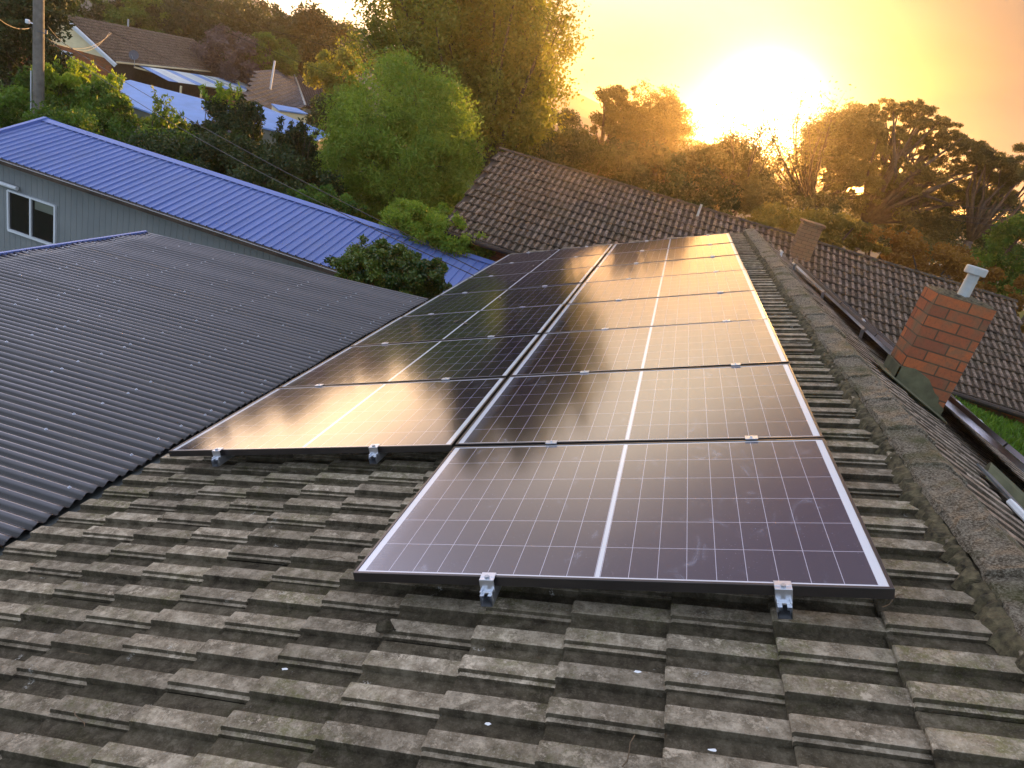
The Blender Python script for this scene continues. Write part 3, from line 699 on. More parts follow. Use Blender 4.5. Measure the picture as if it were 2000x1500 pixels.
# ------------------------------------------------------------------ blue roofed building
def blue():
    x0,x1=-16.2,-2.35; ye,ze=11.0,-2.40; yr,zr=13.25,-1.79
    t=empty('metal_clad_building',(-9,12.5,GZ),'long shed with ribbed blue steel roof, grey grooved cladding and a sliding window','building')
    up=unit((0,yr-ye,zr-ze)); n=unit(np.cross((1,0,0),up)); L=math.hypot(yr-ye,zr-ze)
    m=MB(); pitch=.19
    x0=-14.62
    k=int((x1-x0)/pitch); prof=[(0,0),(.060,0),(.064,.003),(.072,.003),(.076,0),(.148,0),(.158,.030),(.174,.030),(.184,0)]
    sec=[(x0+i*pitch+a,b) for i in range(k) for a,b in prof]; sec=[p for p in sec if p[0]<=x1]
    N=len(sec); V=[]
    for s in(0,L*.5,L):
        for a,b in sec: V.append(np.array((a,ye,ze))+up*s+n*b)
    m.add(V,[(r*N+i,r*N+i+1,(r+1)*N+i+1,(r+1)*N+i) for r in range(2) for i in range(N-1)])
    V=[]
    dn=unit((0,yr-ye,-(zr-ze))); n2=unit(np.cross((1,0,0),dn))
    for s in(0,L):
        for a,b in sec: V.append(np.array((a,yr,zr))+dn*s+n2*b)
    m.add(V,[(i,i+1,N+i+1,N+i) for i in range(N-1)])
    m.build('roof_sheet',M['blue_roof'],t,recalc=False)
    q=MB()
    for i in range(k):
        for s_ in (.12,.9,1.65,2.2):
            p=np.array((x0+i*pitch+.168,ye,ze))+up*s_+n*.022; q.tube([p,p+n*.005],.012,6)
    tag(q.build('screw_rows',M['zinc'],t),kind='stuff')
    m=MB()
    w=.17
    m.prism([(x0-.05,yr,zr+.045),(x1,yr,zr+.045),(x1,yr-w,zr-w*.27+.036),(x0-.05,yr-w,zr-w*.27+.036)],(0,0,-.004)); m.prism([(x0-.05,yr,zr+.045),(x1,yr,zr+.045),(x1,yr+w,zr-w*.27+.036),(x0-.05,yr+w,zr-w*.27+.036)],(0,0,-.004))
    m.build('ridge_flashing',M['blue_trim'],t)
    m=MB(); m.bar((x0-.02,ye-.04,ze+.0),(x0-.02,yr,zr+.02),.09,.10,(0,0,1)); m.bar((x0-.02,yr,zr+.02),(x0-.02,2*yr-ye,ze),.09,.10,(0,0,1)); m.build('barge_flashing',M['blue_trim'],t)
    m=MB(); m.bar((x0,ye-.075,ze-.055),(x1,ye-.075,ze-.055),.11,.09); m.build('gutter',M['dark'],t)
    m=MB(); m.bar((x0,ye-.13,ze-.012),(x1,ye-.13,ze-.012),.006,.006); m.build('gutter_lip',M['white_blue'],t)
    # cladding with grooves
    m=MB(); yw=ye+.28; x=x0+.1; V=[]; 
    pr=[]
    while x<x1-.15: pr+= [(x,0),(x+.143,0),(x+.144,.008),(x+.149,.008)]; x+=.15
    V=[(a,yw+b,GZ) for a,b in pr]+[(a,yw+b,ze-.02) for a,b in pr]; N=len(pr)
    m.add(V,[(i,i+1,N+i+1,N+i) for i in range(N-1)])
    m.box(((x0+x1)/2,(yw+2*yr-ye)/2+.05,(GZ+ze)/2-.03),(x1-x0-.25,2*yr-ye-yw-.15,ze-GZ-.06))
    m.prism([(x0+.12,ye+.2,ze-.03),(x0+.12,2*yr-ye-.2,ze-.03),(x0+.12,yr,zr-.07)],(x1-x0-.3,0,0))
    m.build('wall',M['clad'],t)
    a=atY(18,368,yw); b=atY(110,396,yw); c=atY(110,476,yw); xl,xr_=a[0],b[0]; zt,zb=-3.15,-4.07
    m=MB(); fw=.045
    m.bar((xl,yw-.02,zt),(xr_,yw-.02,zt),.06,fw); m.bar((xl,yw-.02,zb),(xr_,yw-.02,zb),.08,fw*1.3)
    for x in(xl,(xl+xr_)/2-.02,xr_): m.bar((x,yw-.022,zb),(x,yw-.022,zt),.06,fw,(1,0,0))
    wf=m.build('window',M['white_blue'],t)
    g=MB(); g.box(((xl+xr_)/2,yw-.006,(zt+zb)/2),(xr_-xl,.01,zt-zb)); g.build('pane',M['glass'],wf)
    s=MB(); s.box((xl+(xr_-xl)*.77,yw-.014,zt-.13),((xr_-xl)*.42,.004,.2)); s.build('blind',M['grey_wall'],wf)
    d=MB(); p0=np.array((xl-1.2,yw-.10,zt+.13)); p1=np.array((xl+.32,yw-.10,zt+.13)); d.tube([p0,p1],.045,12)
    tag(d.build('awning_roll',M['white_blue'],t))
blue()
# ------------------------------------------------------------------ hillside houses, top left
def hillside():
    # gabled house
    A=atY(125,28,42); B=hit(375,76,A,(0,0,1)); rd=unit((B-A)*(1,1,0)); pr=unit(np.cross(rd,(0,0,1))); 
    E1=hit(226,121,A,rd); drop=A[2]-E1[2]; run=np.linalg.norm((E1-A)[:2]); sl=pr*run+np.array([0,0,-drop])
    t=empty('gabled_house',(A[0],A[1],-9),'cream gabled house with brown tile roof and pale blue barge boards, upper left','house')
    L=np.linalg.norm(B-A); hipin=2.6
    m=MB(); up=unit(-sl); n=unit(np.cross(rd,up)); n=n if n[2]>0 else -n; Ls=np.linalg.norm(sl); ns=int(Ls/.30)
    tile_sheet(m,E1+rd*(L+hipin),up,-rd,n,ns,int((L+hipin)/.3),Ls/ns,31,PROF_S,lambda a,b:(b*.3)<hipin*(a/ns)-.3,.045)
    m.build('roof',M['tile_lilac'],t)
    m=MB(); sl2=-pr*run+np.array([0,0,-drop])
    m.prism([A,A+rd*L,A+rd*(L+hipin)+sl,A+sl],n*-.08); m.prism([A,A+rd*L,A+rd*(L+hipin)+sl2,A+sl2],(0,0,-.08)); m.prism([A+rd*L,A+rd*(L+hipin)+sl,A+rd*(L+hipin)+sl2],(0,0,-.08)); m.build('roof_deck',M['dark'],t)
    m=MB()
    for s_ in(sl,sl2): m.bar(A-rd*.35+s_*-.0,A-rd*.35+s_*1.06,.30,.05,rd if False else (0,0,1))
    for s_ in(sl,sl2): m.bar(A-rd*.40+(0,0,-.08),A-rd*.40+s_*1.06+(0,0,-.08),.04,.26,n)
    m.build('barge_board',M['white_blue'],t)
    m=MB(); m.prism([A+rd*.0+(0,0,-.1),A+sl*.92+(0,0,-.1),A+sl2*.92+(0,0,-.1)],rd*.15); m.build('gable_wall',M['cream'],t)
    m=MB(); m.prism([A+sl*.92+(0,0,-.12),A+sl2*.92+(0,0,-.12),(A+sl2*.92)*(1,1,0)+(0,0,-9),(A+sl*.92)*(1,1,0)+(0,0,-9)],rd*(L+1)); m.build('wall',M['brick'],t)
    m=MB(); w0=A+sl*.2*(1,1,0)+(0,0,-drop-.2); w1=w0+sl*.0
    q0=hit(120,97,A-rd*.02,rd); q1=hit(142,104,A-rd*.02,rd)
    m.prism([q0,q1,q1-(0,0,1.1),q0-(0,0,1.1)],rd*-.04); wf=m.build('window',M['white_blue'],t); m=MB(); c_=(q0+q1)/2-np.array((0,0,.55)); 
    m.box(c_-rd*.05,(np.linalg.norm(q1-q0)*.8,.02,.9),[unit(q1-q0),rd,(0,0,1)]); m.build('pane',M['glass'],wf)
    m=MB(); g0=A+sl; m.bar(g0+pr*.06,g0+rd*L+pr*.06,.1,.1); m.build('gutter',M['cream'],t)
    v=MB(); p=A+rd*L*.42; v.tube([p,p+(0,0,.55)],.06,8); v.build('vent_pipe',M['flue'],t)
    # dish
    D=hit(262,108,E1+rd*2.0+pr*.1,pr); d=MB(); ax=unit(np.array([.25,-1,.35])); a_=unit(np.cross(ax,(0,0,1))); b_=np.cross(a_,ax)
    V=[D];Fc=[]; N=18
    for k,(r_,z_) in enumerate(((.2,.015),(.36,.06))):
        for i in range(N): th=2*PI*i/N; V.append(D+a_*r_*math.cos(th)+b_*r_*.95*math.sin(th)+ax*z_)
    for i in range(N): Fc.append((0,1+i,1+(i+1)%N)); Fc.append((1+i,1+N+i,1+N+(i+1)%N,1+(i+1)%N))
    dd=empty('satellite_dish',D,'round grey satellite dish standing on the eave of the cream gabled house','dish')
    d.add(V,Fc); d.build('reflector',M['dish'],dd); s=MB(); s.tube([D-ax*.02,D-ax*.1-(0,0,.35),D-ax*.1-(0,0,.75)],.025,6); s.tube([D-b_*.3,D+ax*.35-b_*.1],.012,5); s.build('mast',M['flue'],dd)
    # verandah on the long side: strips of sheet
    vr=empty('verandah',(E1[0],E1[1],-9),'open verandah with pale ribbed roof strips along the cream gabled house','verandah')
    n0=unit(np.array([pr[0],pr[1],0])*math.sin(.12)+np.array([0,0,math.cos(.12)]))
    top0=E1+rd*1.6+pr*.15+(0,0,-.12); Pz=top0
    P=[hit(x,y,Pz,n0) for x,y in((272,128),(548,186))]
    k=12; 
    for i in range(k):
        a=i/k; b=(i+1)/k-.004
        q=[hit(x,y,Pz,n0) for x,y in((272+(470-272)*a,128+(158-128)*a),(272+(470-272)*b,128+(158-128)*b),(330+(552-330)*b,158+(189-158)*b),(330+(552-330)*a,158+(189-158)*a))]
        m=MB(); m.prism(q,(0,0,-.03)); s=m.build('roof_strip',M['poly'] if i%3 else M['blue_shed'],vr)
        if i%3==0: s['label']='bluish opaque roof strip'
    m=MB(); q0=hit(262,128,Pz,n0);q1=hit(395,165,Pz,n0);q2=hit(552,192,Pz,n0); m.bar(q0-(0,0,.1),q1-(0,0,.1),.05,.12); m.bar(q1-(0,0,.1),q2-(0,0,.1),.05,.12); m.build('beam',M['cream'],vr)
    for px in(354,394,496): 
        q=hit(px,{354:165,394:172,496:186}[px],Pz,n0); m=MB(); m.bar(q-(0,0,.1),(q[0],q[1],-9),.11,.11,(0,1,0)); m.build('post',M['cream'],vr)
    m=MB(); a=hit(230,150,E1+pr*.2,pr); b=E1+rd*(L+1)+pr*(-.1); m.prism([E1+pr*-.2+(0,0,-.1),b+(0,0,-.1),(b[0],b[1],-9),((E1-pr*.2)[0],(E1-pr*.2)[1],-9)],-pr*.1); m.build('back_wall',M['dark'],vr)
    m=MB(); a=hit(360,190,Pz,n0); b=hit(505,204,Pz,n0); m.bar(a-(0,0,.2),b-(0,0,.2),.2,.55); m.build('brick_parapet',M['brick'],vr)
    # pale sheds in front
    def shed(name,px,Y,label,mat=M['blue_shed'],tiltn=(0.0,-.20,1),wall=M['grey_wall']):
        p0=atY(px[0][0],px[0][1],Y); nn=unit(tiltn); Q=[hit(x,y,p0,nn) for x,y in px]
        c=sum(Q)/len(Q); t=empty(name,(c[0],c[1],-9),label,'shed'); m=MB(); m.prism(Q,(0,0,-.07)); m.build('roof_sheet',mat,t)
        m=MB(); Q2=[c+(q-c)*.95-(0,0,.1) for q in Q]; m.prism(Q2,(0,0,-.05)); 
        n_=len(Q2)
        for i in range(n_):
            a,b=Q2[i],Q2[(i+1)%n_]; m.prism([a,b,(b[0],b[1],-9),(a[0],a[1],-9)],unit(c-(a+b)/2)*.08)
        m.build('wall',wall,t); return t
    shed('garden_shed',[(232,160),(254,156),(452,208),(436,252),(340,236),(240,200)],30,'shed with a smooth pale blue roof above the hedge, below the verandah')
    shed('lean_to',[(466,208),(505,204),(648,262),(622,274),(478,240)],32,'long low shed with a sky blue roof, left of the round tree')
    shed('carport',[(530,202),(580,211),(602,222),(545,214)],36,'small outbuilding with sky blue roof and cream wall, left of the round tree',wall=M['cream'])
    # dark hipped house
    R1=atY(500,139,50); R2=hit(570,133,R1,(0,0,1)); 
    t=empty('hipped_house',(R2[0],R2[1],-9),'dark tiled hipped house with a small brick chimney, left of the round tree','house')
    def plane_tiles(name,poly,mat,seed):
        P0,P1,P2,P3=poly  # eave a, eave b, top b, top a
        et=unit(P1-P0); n=unit(np.cross(et,unit(P3-P0))); n=n if n[2]>0 else -n; es=np.cross(n,et); es=es if es[2]>0 else -es
        H=max((P3-P0)@es,(P2-P0)@es); ns=max(2,int(H/.31)); l0=min((P3-P0)@et,0); W_=max((P1-P0)@et,(P2-P0)@et)-l0; m=MB()
        L0=(P3-P0)@et; L1=(P2-P0)@et; LW=(P1-P0)@et
        def sk(a,b):
            f=(a+.5)/ns; x=l0+b*.3+.15; return x<L0*f-.1 or x>LW+(L1-LW)*f+.1
        nt=int(W_/.3)+1; s_=1 
        if np.cross(es,et)@n>0 or True: tile_sheet(m,P0+et*l0,es,et,n,ns,nt,H/ns,seed,PROF_S,sk,.05)
        m.prism([P0-n*.06,P1-n*.06,P2-n*.06,P3-n*.06],-n*.06)
        return m.build(name,mat,t)
    ze=R2[2]-1.75; G1=atZ(596,207,ze); n1=unit(np.cross(R2-R1,G1-R2)); Ea=G1+(R1-R2)*1.45
    plane_tiles('roof',[Ea,G1,R2,R1],M['tile_dark'],41)
    R3=atZ(640,152,R2[2]); G2=G1+(R3-R2)*1.5; n2=unit(np.cross(R3-R2,G1-R2))
    plane_tiles('roof',[G1,G2,R3,R2],M['tile_dark'],42)
    m=MB(); m.tube([R2+(0,0,.05),G1+(0,0,.05)],.10,6); m.build('hip_cap',M['flue'],t)
    m=MB(); lo=lambda p:(p[0],p[1],-9)
    m.prism([Ea-(0,0,.2),G1-(0,0,.2),lo(G1),lo(Ea)],(0,.3,0)); m.prism([G1-(0,0,.2),G2-(0,0,.2),lo(G2),lo(G1)],(0,.3,0)); m.build('wall',M['grey_wall'],t)
    q=hit(632,155,R2,n2); m=MB(); m.box(q+(0,0,.2),(.6,.5,1.3)); c=m.build('chimney',M['brick'],t,at=q); m=MB(); m.tube([q+(0,0,.8),q+(0,0,1.5)],.08,8); m.build('flue_pipe',M['flue'],c)
    q=hit(527,175,R1,n1); m=MB(); m.tube([q-(0,0,.6),q+(.12,0,2.0)],.07,8); v=m.build('vent_pipe',M['white_blue'],t)
hillside()
# ------------------------------------------------------------------ pole and wires
def pole():
    t=empty('utility_pole',atY(70,235,17)*(1,1,0)+(0,0,GZ),'weathered timber utility pole with a white bracket at the left edge','pole')
    b=atY(75,235,17); m=MB(); pts=[(b[0],17,GZ-.5),(b[0],17,-2),(b[0],17,.5),(b[0],17,3.2)]
    m.tube(pts,[.17,.155,.145,.13],16); m.build('pole_shaft',M['wood'],t)
    m=MB(); m.bar((b[0]-.9,16.9,2.7),(b[0]+.9,16.9,2.7),.1,.12); m.build('crossarm',M['wood'],t)
    m=MB(); q=atY(54,42,16.85); m.box(q,(.12,.1,.12),bev=.02); m.bar(q,(b[0],16.9,q[2]-.02),.03,.03); m.build('bracket',M['white_blue'],t)
    m=MB(); q0=atY(64,140,16.84); q1=atY(62,232,16.84); m.tube([(b[0]-.17,16.9,q0[2]),(b[0]-.18,16.9,q1[2]-1)],.018,6); m.build('cable_guard',M['white_blue'],t)
    m=MB(); q=atY(90,66,16.8); m.tube([q,q+(0,0,.10)],.035,8); m.bar(q,(b[0],16.9,q[2]),.02,.02); m.build('insulator',M['dish'],t)
pole()
def wire(p,q,sag,r,label,grp):
    p=np.array(p);q=np.array(q); m=MB(); n=14
    pts=[p+(q-p)*k/n-np.array([0,0,sag*4*(k/n)*(1-k/n)]) for k in range(n+1)]
    m.tube(pts,r,5); tag(m.build('power_wire',M['wire'],smooth=True),label,'wire',grp)
gw='overhead wires'
wire(atY(89,60,16.8),atY(935,528,6.9),.18,.0065,'thin service wire from the timber pole across the blue roof, upper of the pair',gw)
wire(atY(89,74,16.8),atY(925,538,6.6),.30,.0065,'thin service wire from the timber pole across the blue roof, lower of the pair',gw)
wire(atY(88,44,16.8),atY(215,62,24),.75,.009,'slack black wire looping from the pole in front of the cream gable',gw)
wire(atY(88,72,16.8),atY(218,64,24),.45,.008,'tighter black wire from the pole to the brown tile roof',gw)
wire(atY(216,62,24),atY(600,214,38),.3,.010,'dark wire running over the brown tile roof toward the pale sheds',gw)
wire(atY(300,-22,24),atY(760,118,30),.2,.009,'upper light wire in front of the dark trees left of the tall tree',gw)
wire(atY(320,6,24),atY(760,180,30),.2,.009,'lower light wire passing above the dark hipped roof',gw)
wire(atY(-30,10,14),atY(66,52,16.9),.25,.012,'short wire left of the pole running out of the picture',gw)
g2='wires at the right edge'
wire(atY(1840,400,24),atY(2100,414,26),.05,.012,'highest of the three lit wires right of the gum trees',g2)
wire(atY(1855,421,24),atY(2100,436,26),.05,.014,'middle of the three lit wires right of the gum trees',g2)
wire(atY(1855,428,24),atY(2100,456,26),.05,.012,'lowest of the three lit wires right of the gum trees',g2)
# ------------------------------------------------------------------ vegetation
def leaves(rg,P,L,Wd,droop=0,updir=None):
    n=len(P); a=rg.normal(size=(n,3)); 
    if updir is not None: a=a*.55+np.array(updir)
    a[:,2]-=droop; a/=np.linalg.norm(a,axis=1)[:,None]
    b=np.cross(a,rg.normal(size=(n,3))); b/=np.linalg.norm(b,axis=1)[:,None]
    s=rg.uniform(.6,1.35,n)[:,None]; a=a*L*s/2; b=b*Wd*s/2
    V=np.stack([P-a,P+b-a*.1,P+a,P-b-a*.1],1).reshape(-1,3); return V
def leaf_obj(name,V,mat,parent,rg,cl=None):
    n=len(V)//4; o0=WL[parent.name] if parent else np.zeros(3); me=bpy.data.meshes.new(name)
    me.vertices.add(n*4); me.vertices.foreach_set('co',(V-o0).astype(np.float32).ravel())
    me.loops.add(n*4); me.loops.foreach_set('vertex_index',np.arange(n*4,dtype=np.int32)); me.polygons.add(n); me.polygons.foreach_set('loop_start',np.arange(0,n*4,4,dtype=np.int32))
    me.update(calc_edges=True); me.validate()
    c=rg.random(n) if cl is None else np.clip(cl+rg.normal(0,.18,n),0,1)
    a=me.color_attributes.new('Col','FLOAT_COLOR','POINT'); C=np.repeat(np.c_[c,c,c,np.ones(n)],4,0); a.data.foreach_set('color',C.ravel())
    me.materials.append(mat); o=bpy.data.objects.new(name,me); COL.objects.link(o)
    if parent: o.parent=parent
    WL[o.name]=o0; return o
VN=[0]
def crown(rg,c,r,n,k,lump=.33,shell=.55,flat=0,jag=.18):
    """k leaf clumps spread over and through an ellipsoid; returns points and clump brightness"""
    d=rg.normal(size=(k,3)); d/=np.linalg.norm(d,axis=1)[:,None]; rad=rg.uniform(shell,1.0,k)**.7
    cc=d*rad[:,None]*(1+rg.normal(0,jag,k))[:,None]*np.array(r); sz=rg.uniform(.55,1.25,k)*lump*min(r)
    w=sz**2; w/=w.sum(); idx=rg.choice(k,n,p=w)
    u=rg.normal(size=(n,3))*.52; u/=np.maximum(1,np.linalg.norm(u,axis=1)/1.3)[:,None]
    P=np.array(c)+cc[idx]+u*sz[idx][:,None]*np.array([1,1,.75 if flat==0 else flat])
    return P,rg.random(k)[idx],np.array(c)+cc
def tree(px,py,Y,rpx,rpy,n,L,Wd,mat,name,label,cat='tree',k=60,lump=.33,trunk=None,droop=0,group=None,ry=None,shell=.55,flat=0,updir=None,base=None,jag=.18,limbs=7,blobs=None):
    VN[0]+=1; rg=np.random.default_rng(100+VN[0]); c=atY(px,py,Y); s=depth(c)/F
    gz=GZ+.0 if base is None else base
    t=empty(name,(c[0],c[1],gz),label,cat,group)
    bl=blobs or [(0,0,1,1,1)]; Pn=[];Cn=[];Cc=[]
    tot=sum(b[4] for b in bl)
    for bx,by,fx,fz,wt in bl:
        cc=atY(px+bx,py+by,Y+rg.normal(0,.15*rpx*s)); r=np.array([rpx*s*fx,(ry or rpx*s)*fx,rpy*s*fz*1.04])
        P,b,ctr=crown(rg,cc,r,int(n*wt/tot),max(5,int(k*wt/tot)),lump,shell,flat,jag); Pn.append(P);Cn.append(b);Cc.append(ctr)
    P=np.concatenate(Pn); b=np.concatenate(Cn); ctr=np.concatenate(Cc)
    keep=P[:,2]>gz+.05; P=P[keep]; b=b[keep]
    leaf_obj('crown',leaves(rg,P,L,Wd,droop,updir),mat,t,rg,b)
    tr=trunk if trunk is not None else .16
    m=MB(); low=np.array([c[0],c[1],gz]); rz=rpy*s; h=max(c[2]-rz*.75-gz,.25); fork=np.array([c[0]+rg.normal(0,.1),c[1],gz+h*.8])
    m.tube([low-(0,0,.2),low+(0,0,h*.3),fork],[tr*1.35,tr,tr*.85],10)
    sel=rg.choice(len(ctr),min(limbs,len(ctr)),replace=False)
    for i in sel:
        e=ctr[i]; md=fork+(e-fork)*.5+rg.normal(0,.12*np.linalg.norm(e-fork)*.6,3)*(1,1,.4); md[2]+=.1*rz
        m.tube([fork,md,e],[tr*.55,tr*.30,tr*.08],6)
        for j in range(2):
            e2=ctr[rg.integers(len(ctr))]
            if np.linalg.norm(e2-md)<rz*1.2: m.tube([md,(md+e2)/2+rg.normal(0,.08*rz,3),e2],[tr*.25,tr*.13,tr*.04],5)
    m.build('trunk' if cat=='tree' else 'stems',M['bark'],t,smooth=True)
    return t
# round willow in front of the tall tree
tree(783,285,20.5,146,152,120000,.13,.036,M['leaf_willow'],'round_tree','dense round fresh green tree in the middle, gold lit on its right side',k=440,lump=.21,trunk=.2,droop=.55,shell=.62,jag=.045,
     blobs=[(0,0,1,1,1),(0,10,.62,.66,.3),(-75,75,.58,.55,.28),(80,60,.52,.55,.25),(0,100,.8,.5,.3)])
def fan_tree(px,py_base,Y,outline,n,L,Wd,mat,name,label,stems=34,spread=.16,trunk=.25,twig=9,up=.8):
    """many ascending stems from one foot; leaves hang in sprays along them, sky shows between"""
    VN[0]+=1; rg=np.random.default_rng(300+VN[0]); b=atY(px,py_base,Y); base=np.array([b[0],b[1],GZ]); t=empty(name,base,label,'tree')
    fork=np.array([b[0],b[1],min(b[2],GZ+3.2)]) ; fork[2]=max(GZ+1.5,b[2]-1.0)
    m=MB(); m.tube([base-(0,0,.3),(base+fork)/2,fork],[trunk*1.4,trunk*1.1,trunk],10); Ps=[];Bs=[];s=depth(b)/F
    ends=[]
    for (ex,ey) in outline: ends.append(atY(ex,ey,Y+rg.normal(0,1.3)))
    ends=np.array(ends)
    for k in range(stems):
        i=rg.integers(len(ends)); e=ends[i]*(w:=rg.uniform(.55,1))+ends[rg.integers(len(ends))]*(1-w); e=e+rg.normal(0,.5,3); e[1]=Y+rg.normal(0,2.0)
        mid=fork+(e-fork)*.45; mid[0]=fork[0]+(e[0]-fork[0])*.62+rg.normal(0,.3); mid[1]+=rg.normal(0,.6)
        T=np.linspace(0,1,12); cur=[(1-u)**2*fork+2*u*(1-u)*mid+u*u*e for u in T]
        m.tube(cur,[trunk*.42*(1-u)+.014 for u in T],5)
        for j in range(twig):
            u=rg.uniform(.12,1)**.6; p=(1-u)**2*fork+2*u*(1-u)*mid+u*u*e
            dirn=unit(rg.normal(size=3)*(1,1,.5)+np.array([0,0,up])); ln=rg.uniform(.7,1.8)*(1.15-u*.5); q=p+dirn*ln
            m.tube([p,q],[.014,.005],3,False)
            nn=max(3,int(n/stems/twig)); v=rg.random(nn)[:,None]; Ps.append(p+(q-p)*v+rg.normal(0,spread,(nn,3))*(.5+v)); Bs.append(np.full(nn,rg.random()))
    leaf_obj('crown',leaves(rg,np.concatenate(Ps),L,Wd),mat,t,rg,np.concatenate(Bs)); m.build('trunk',M['bark'],t,smooth=True); return t
fan_tree(955,300,31,[(705,-60),(690,60),(700,130),(735,-150),(790,-200),(850,-240),(920,-235),(985,-200),(1040,-130),(1070,-60),(820,-150),(900,-170),(960,-120),(1080,20),(1090,70),(1075,110),(1040,140),(1030,180),(1045,215),(730,150),(800,100),(880,100),(960,60),(1000,40),(1010,240),(770,20),(900,0)],225000,.15,.09,M['leaf_poplar'],'tall_tree','very tall spreading many-stemmed tree behind the round green tree, sky showing through',stems=125,spread=.27,twig=12,trunk=.34,up=.9)
# right hand gum trees against the sun
G=dict(flat=.6,jag=.1)
tree(1268,280,36,78,92,46000,.15,.05,M['leaf_euc'],'gum_tree','solid dome-shaped dark tree left of the sun',k=480,lump=.19,trunk=.25,base=-7,shell=.3,blobs=[(0,0,1,1,1),(-55,-45,.5,.55,.16),(25,-45,.6,.5,.3)])
tree(1205,225,37,55,38,10000,.16,.06,M['leaf_euc'],'feathery_tree','loose feathery treetop left of the dark dome, sky showing through',k=34,lump=.30,trunk=.18,base=-7,limbs=14)
tree(1100,275,42,105,48,22000,.17,.09,M['leaf_dark'],'broad_tree','low dark broad tree right of the tall tree',k=70,lump=.3,base=-7)
tree(1030,250,39,45,55,9000,.16,.09,M['leaf_poplar'],'small_tree','small gold tinged tree at the right foot of the tall tree',k=30,lump=.34,base=-7)
tree(1420,350,34,110,62,55000,.15,.06,M['leaf_euc'],'shrub_mass','rounded shrub directly under the sun',k=150,lump=.33,base=-7,jag=.08,shell=.3)
fan_tree(1470,330,33,[(1430,290),(1445,262),(1462,248),(1490,255),(1500,280),(1480,262),(1440,300)],2600,.12,.06,M['leaf_euc'],'sapling','thin see-through sapling right in front of the sun',stems=12,spread=.14,twig=7,trunk=.05)
fan_tree(1600,360,34,[(1520,225),(1535,260),(1550,215),(1580,222),(1600,235),(1620,250),(1545,300),(1580,280),(1530,320),(1610,220)],9500,.13,.05,M['leaf_euc'],'open_tree','open branching tree just right of the sun',stems=30,spread=.20,twig=8,trunk=.14)
tree(1650,280,35,62,60,42000,.15,.05,M['leaf_euc'],'gum_tree','dense rounded gum crown right of the open tree',k=200,lump=.24,trunk=.22,base=-7,blobs=[(0,0,1,1,1),(25,70,.9,.6,.5)])
UM=[(-60,-55,.36,.22,.9),(-20,-75,.30,.18,.6),(35,-60,.42,.24,1.2),(80,-35,.36,.20,.9),(120,-5,.36,.22,.9),(150,35,.36,.2,.9),(60,0,.44,.22,1.1),(0,-15,.42,.24,1.1),(95,60,.52,.34,1.2),(20,60,.5,.36,1.1),(-40,10,.36,.24,.8),(60,120,.7,.34,1.0),(150,90,.36,.3,.7),(-30,110,.5,.4,.8)]
tree(1755,285,36,105,95,52000,.15,.05,M['leaf_euc'],'gum_tree','largest gum tree at the right, umbrella clumps with limbs between',k=620,lump=.30,trunk=.32,base=-7,blobs=UM,limbs=34,flat=.62,jag=.08,shell=.35)
tree(1962,342,35,64,60,26000,.16,.05,M['leaf_euc'],'gum_tree','gum tree cut by the right edge of the picture',k=46,lump=.36,trunk=.2,base=-7,blobs=[(0,-20,1,.5,1),(30,20,.9,.6,.8),(-15,35,.6,.5,.5)],limbs=14)
tree(1900,440,38,90,60,20000,.17,.08,M['leaf_dark'],'broad_tree','dark tree below the two gum trees at the right edge',k=60,lump=.33,base=-7)
tree(1740,440,38,130,60,24000,.17,.08,M['leaf_euc'],'broad_tree','dark mass of leaves under the largest gum tree',k=70,lump=.33,base=-7)
tree(1560,420,33,110,50,20000,.14,.07,M['leaf_euc'],'shrub_mass','shadowy shrubs behind the neighbouring roof, under the sun',k=60,lump=.33,base=-7)
tree(1300,345,33,160,48,26000,.15,.07,M['leaf_dark'],'hedge','long dark hedge behind the neighbouring roof ridge',k=80,lump=.4,base=-7,jag=.08)
tree(1150,320,31,120,42,18000,.15,.07,M['leaf_dark'],'hedge','dark hedge between the tall tree and the long hedge',k=60,lump=.4,base=-7,jag=.08)
# shrubs behind the neighbour roof, right
tree(1590,452,23,105,42,20000,.10,.055,M['leaf_olive'],'yellow_shrub','yellow-green shrub beside the squat brick chimney on the far ridge',cat='shrub',k=70,lump=.33,ry=1.6,blobs=[(-40,-5,.7,.8,.8),(60,10,.75,.8,1)])
tree(1820,515,23,120,42,22000,.10,.055,M['leaf_rust'],'rust_shrub','rust-coloured shrub behind the neighbouring roof at the right',cat='shrub',k=70,lump=.33,ry=1.6)
tree(1985,500,24,60,85,14000,.11,.06,M['leaf_green'],'green_shrub','muted green rounded shrub at the right edge above the flue pipe',cat='shrub',k=50,lump=.3)
tree(1995,600,21,35,60,6000,.10,.05,M['leaf_rust'],'rust_shrub','small rust-tinged shrub cut by the right edge, above the chimney flue',cat='shrub',k=30,lump=.3)
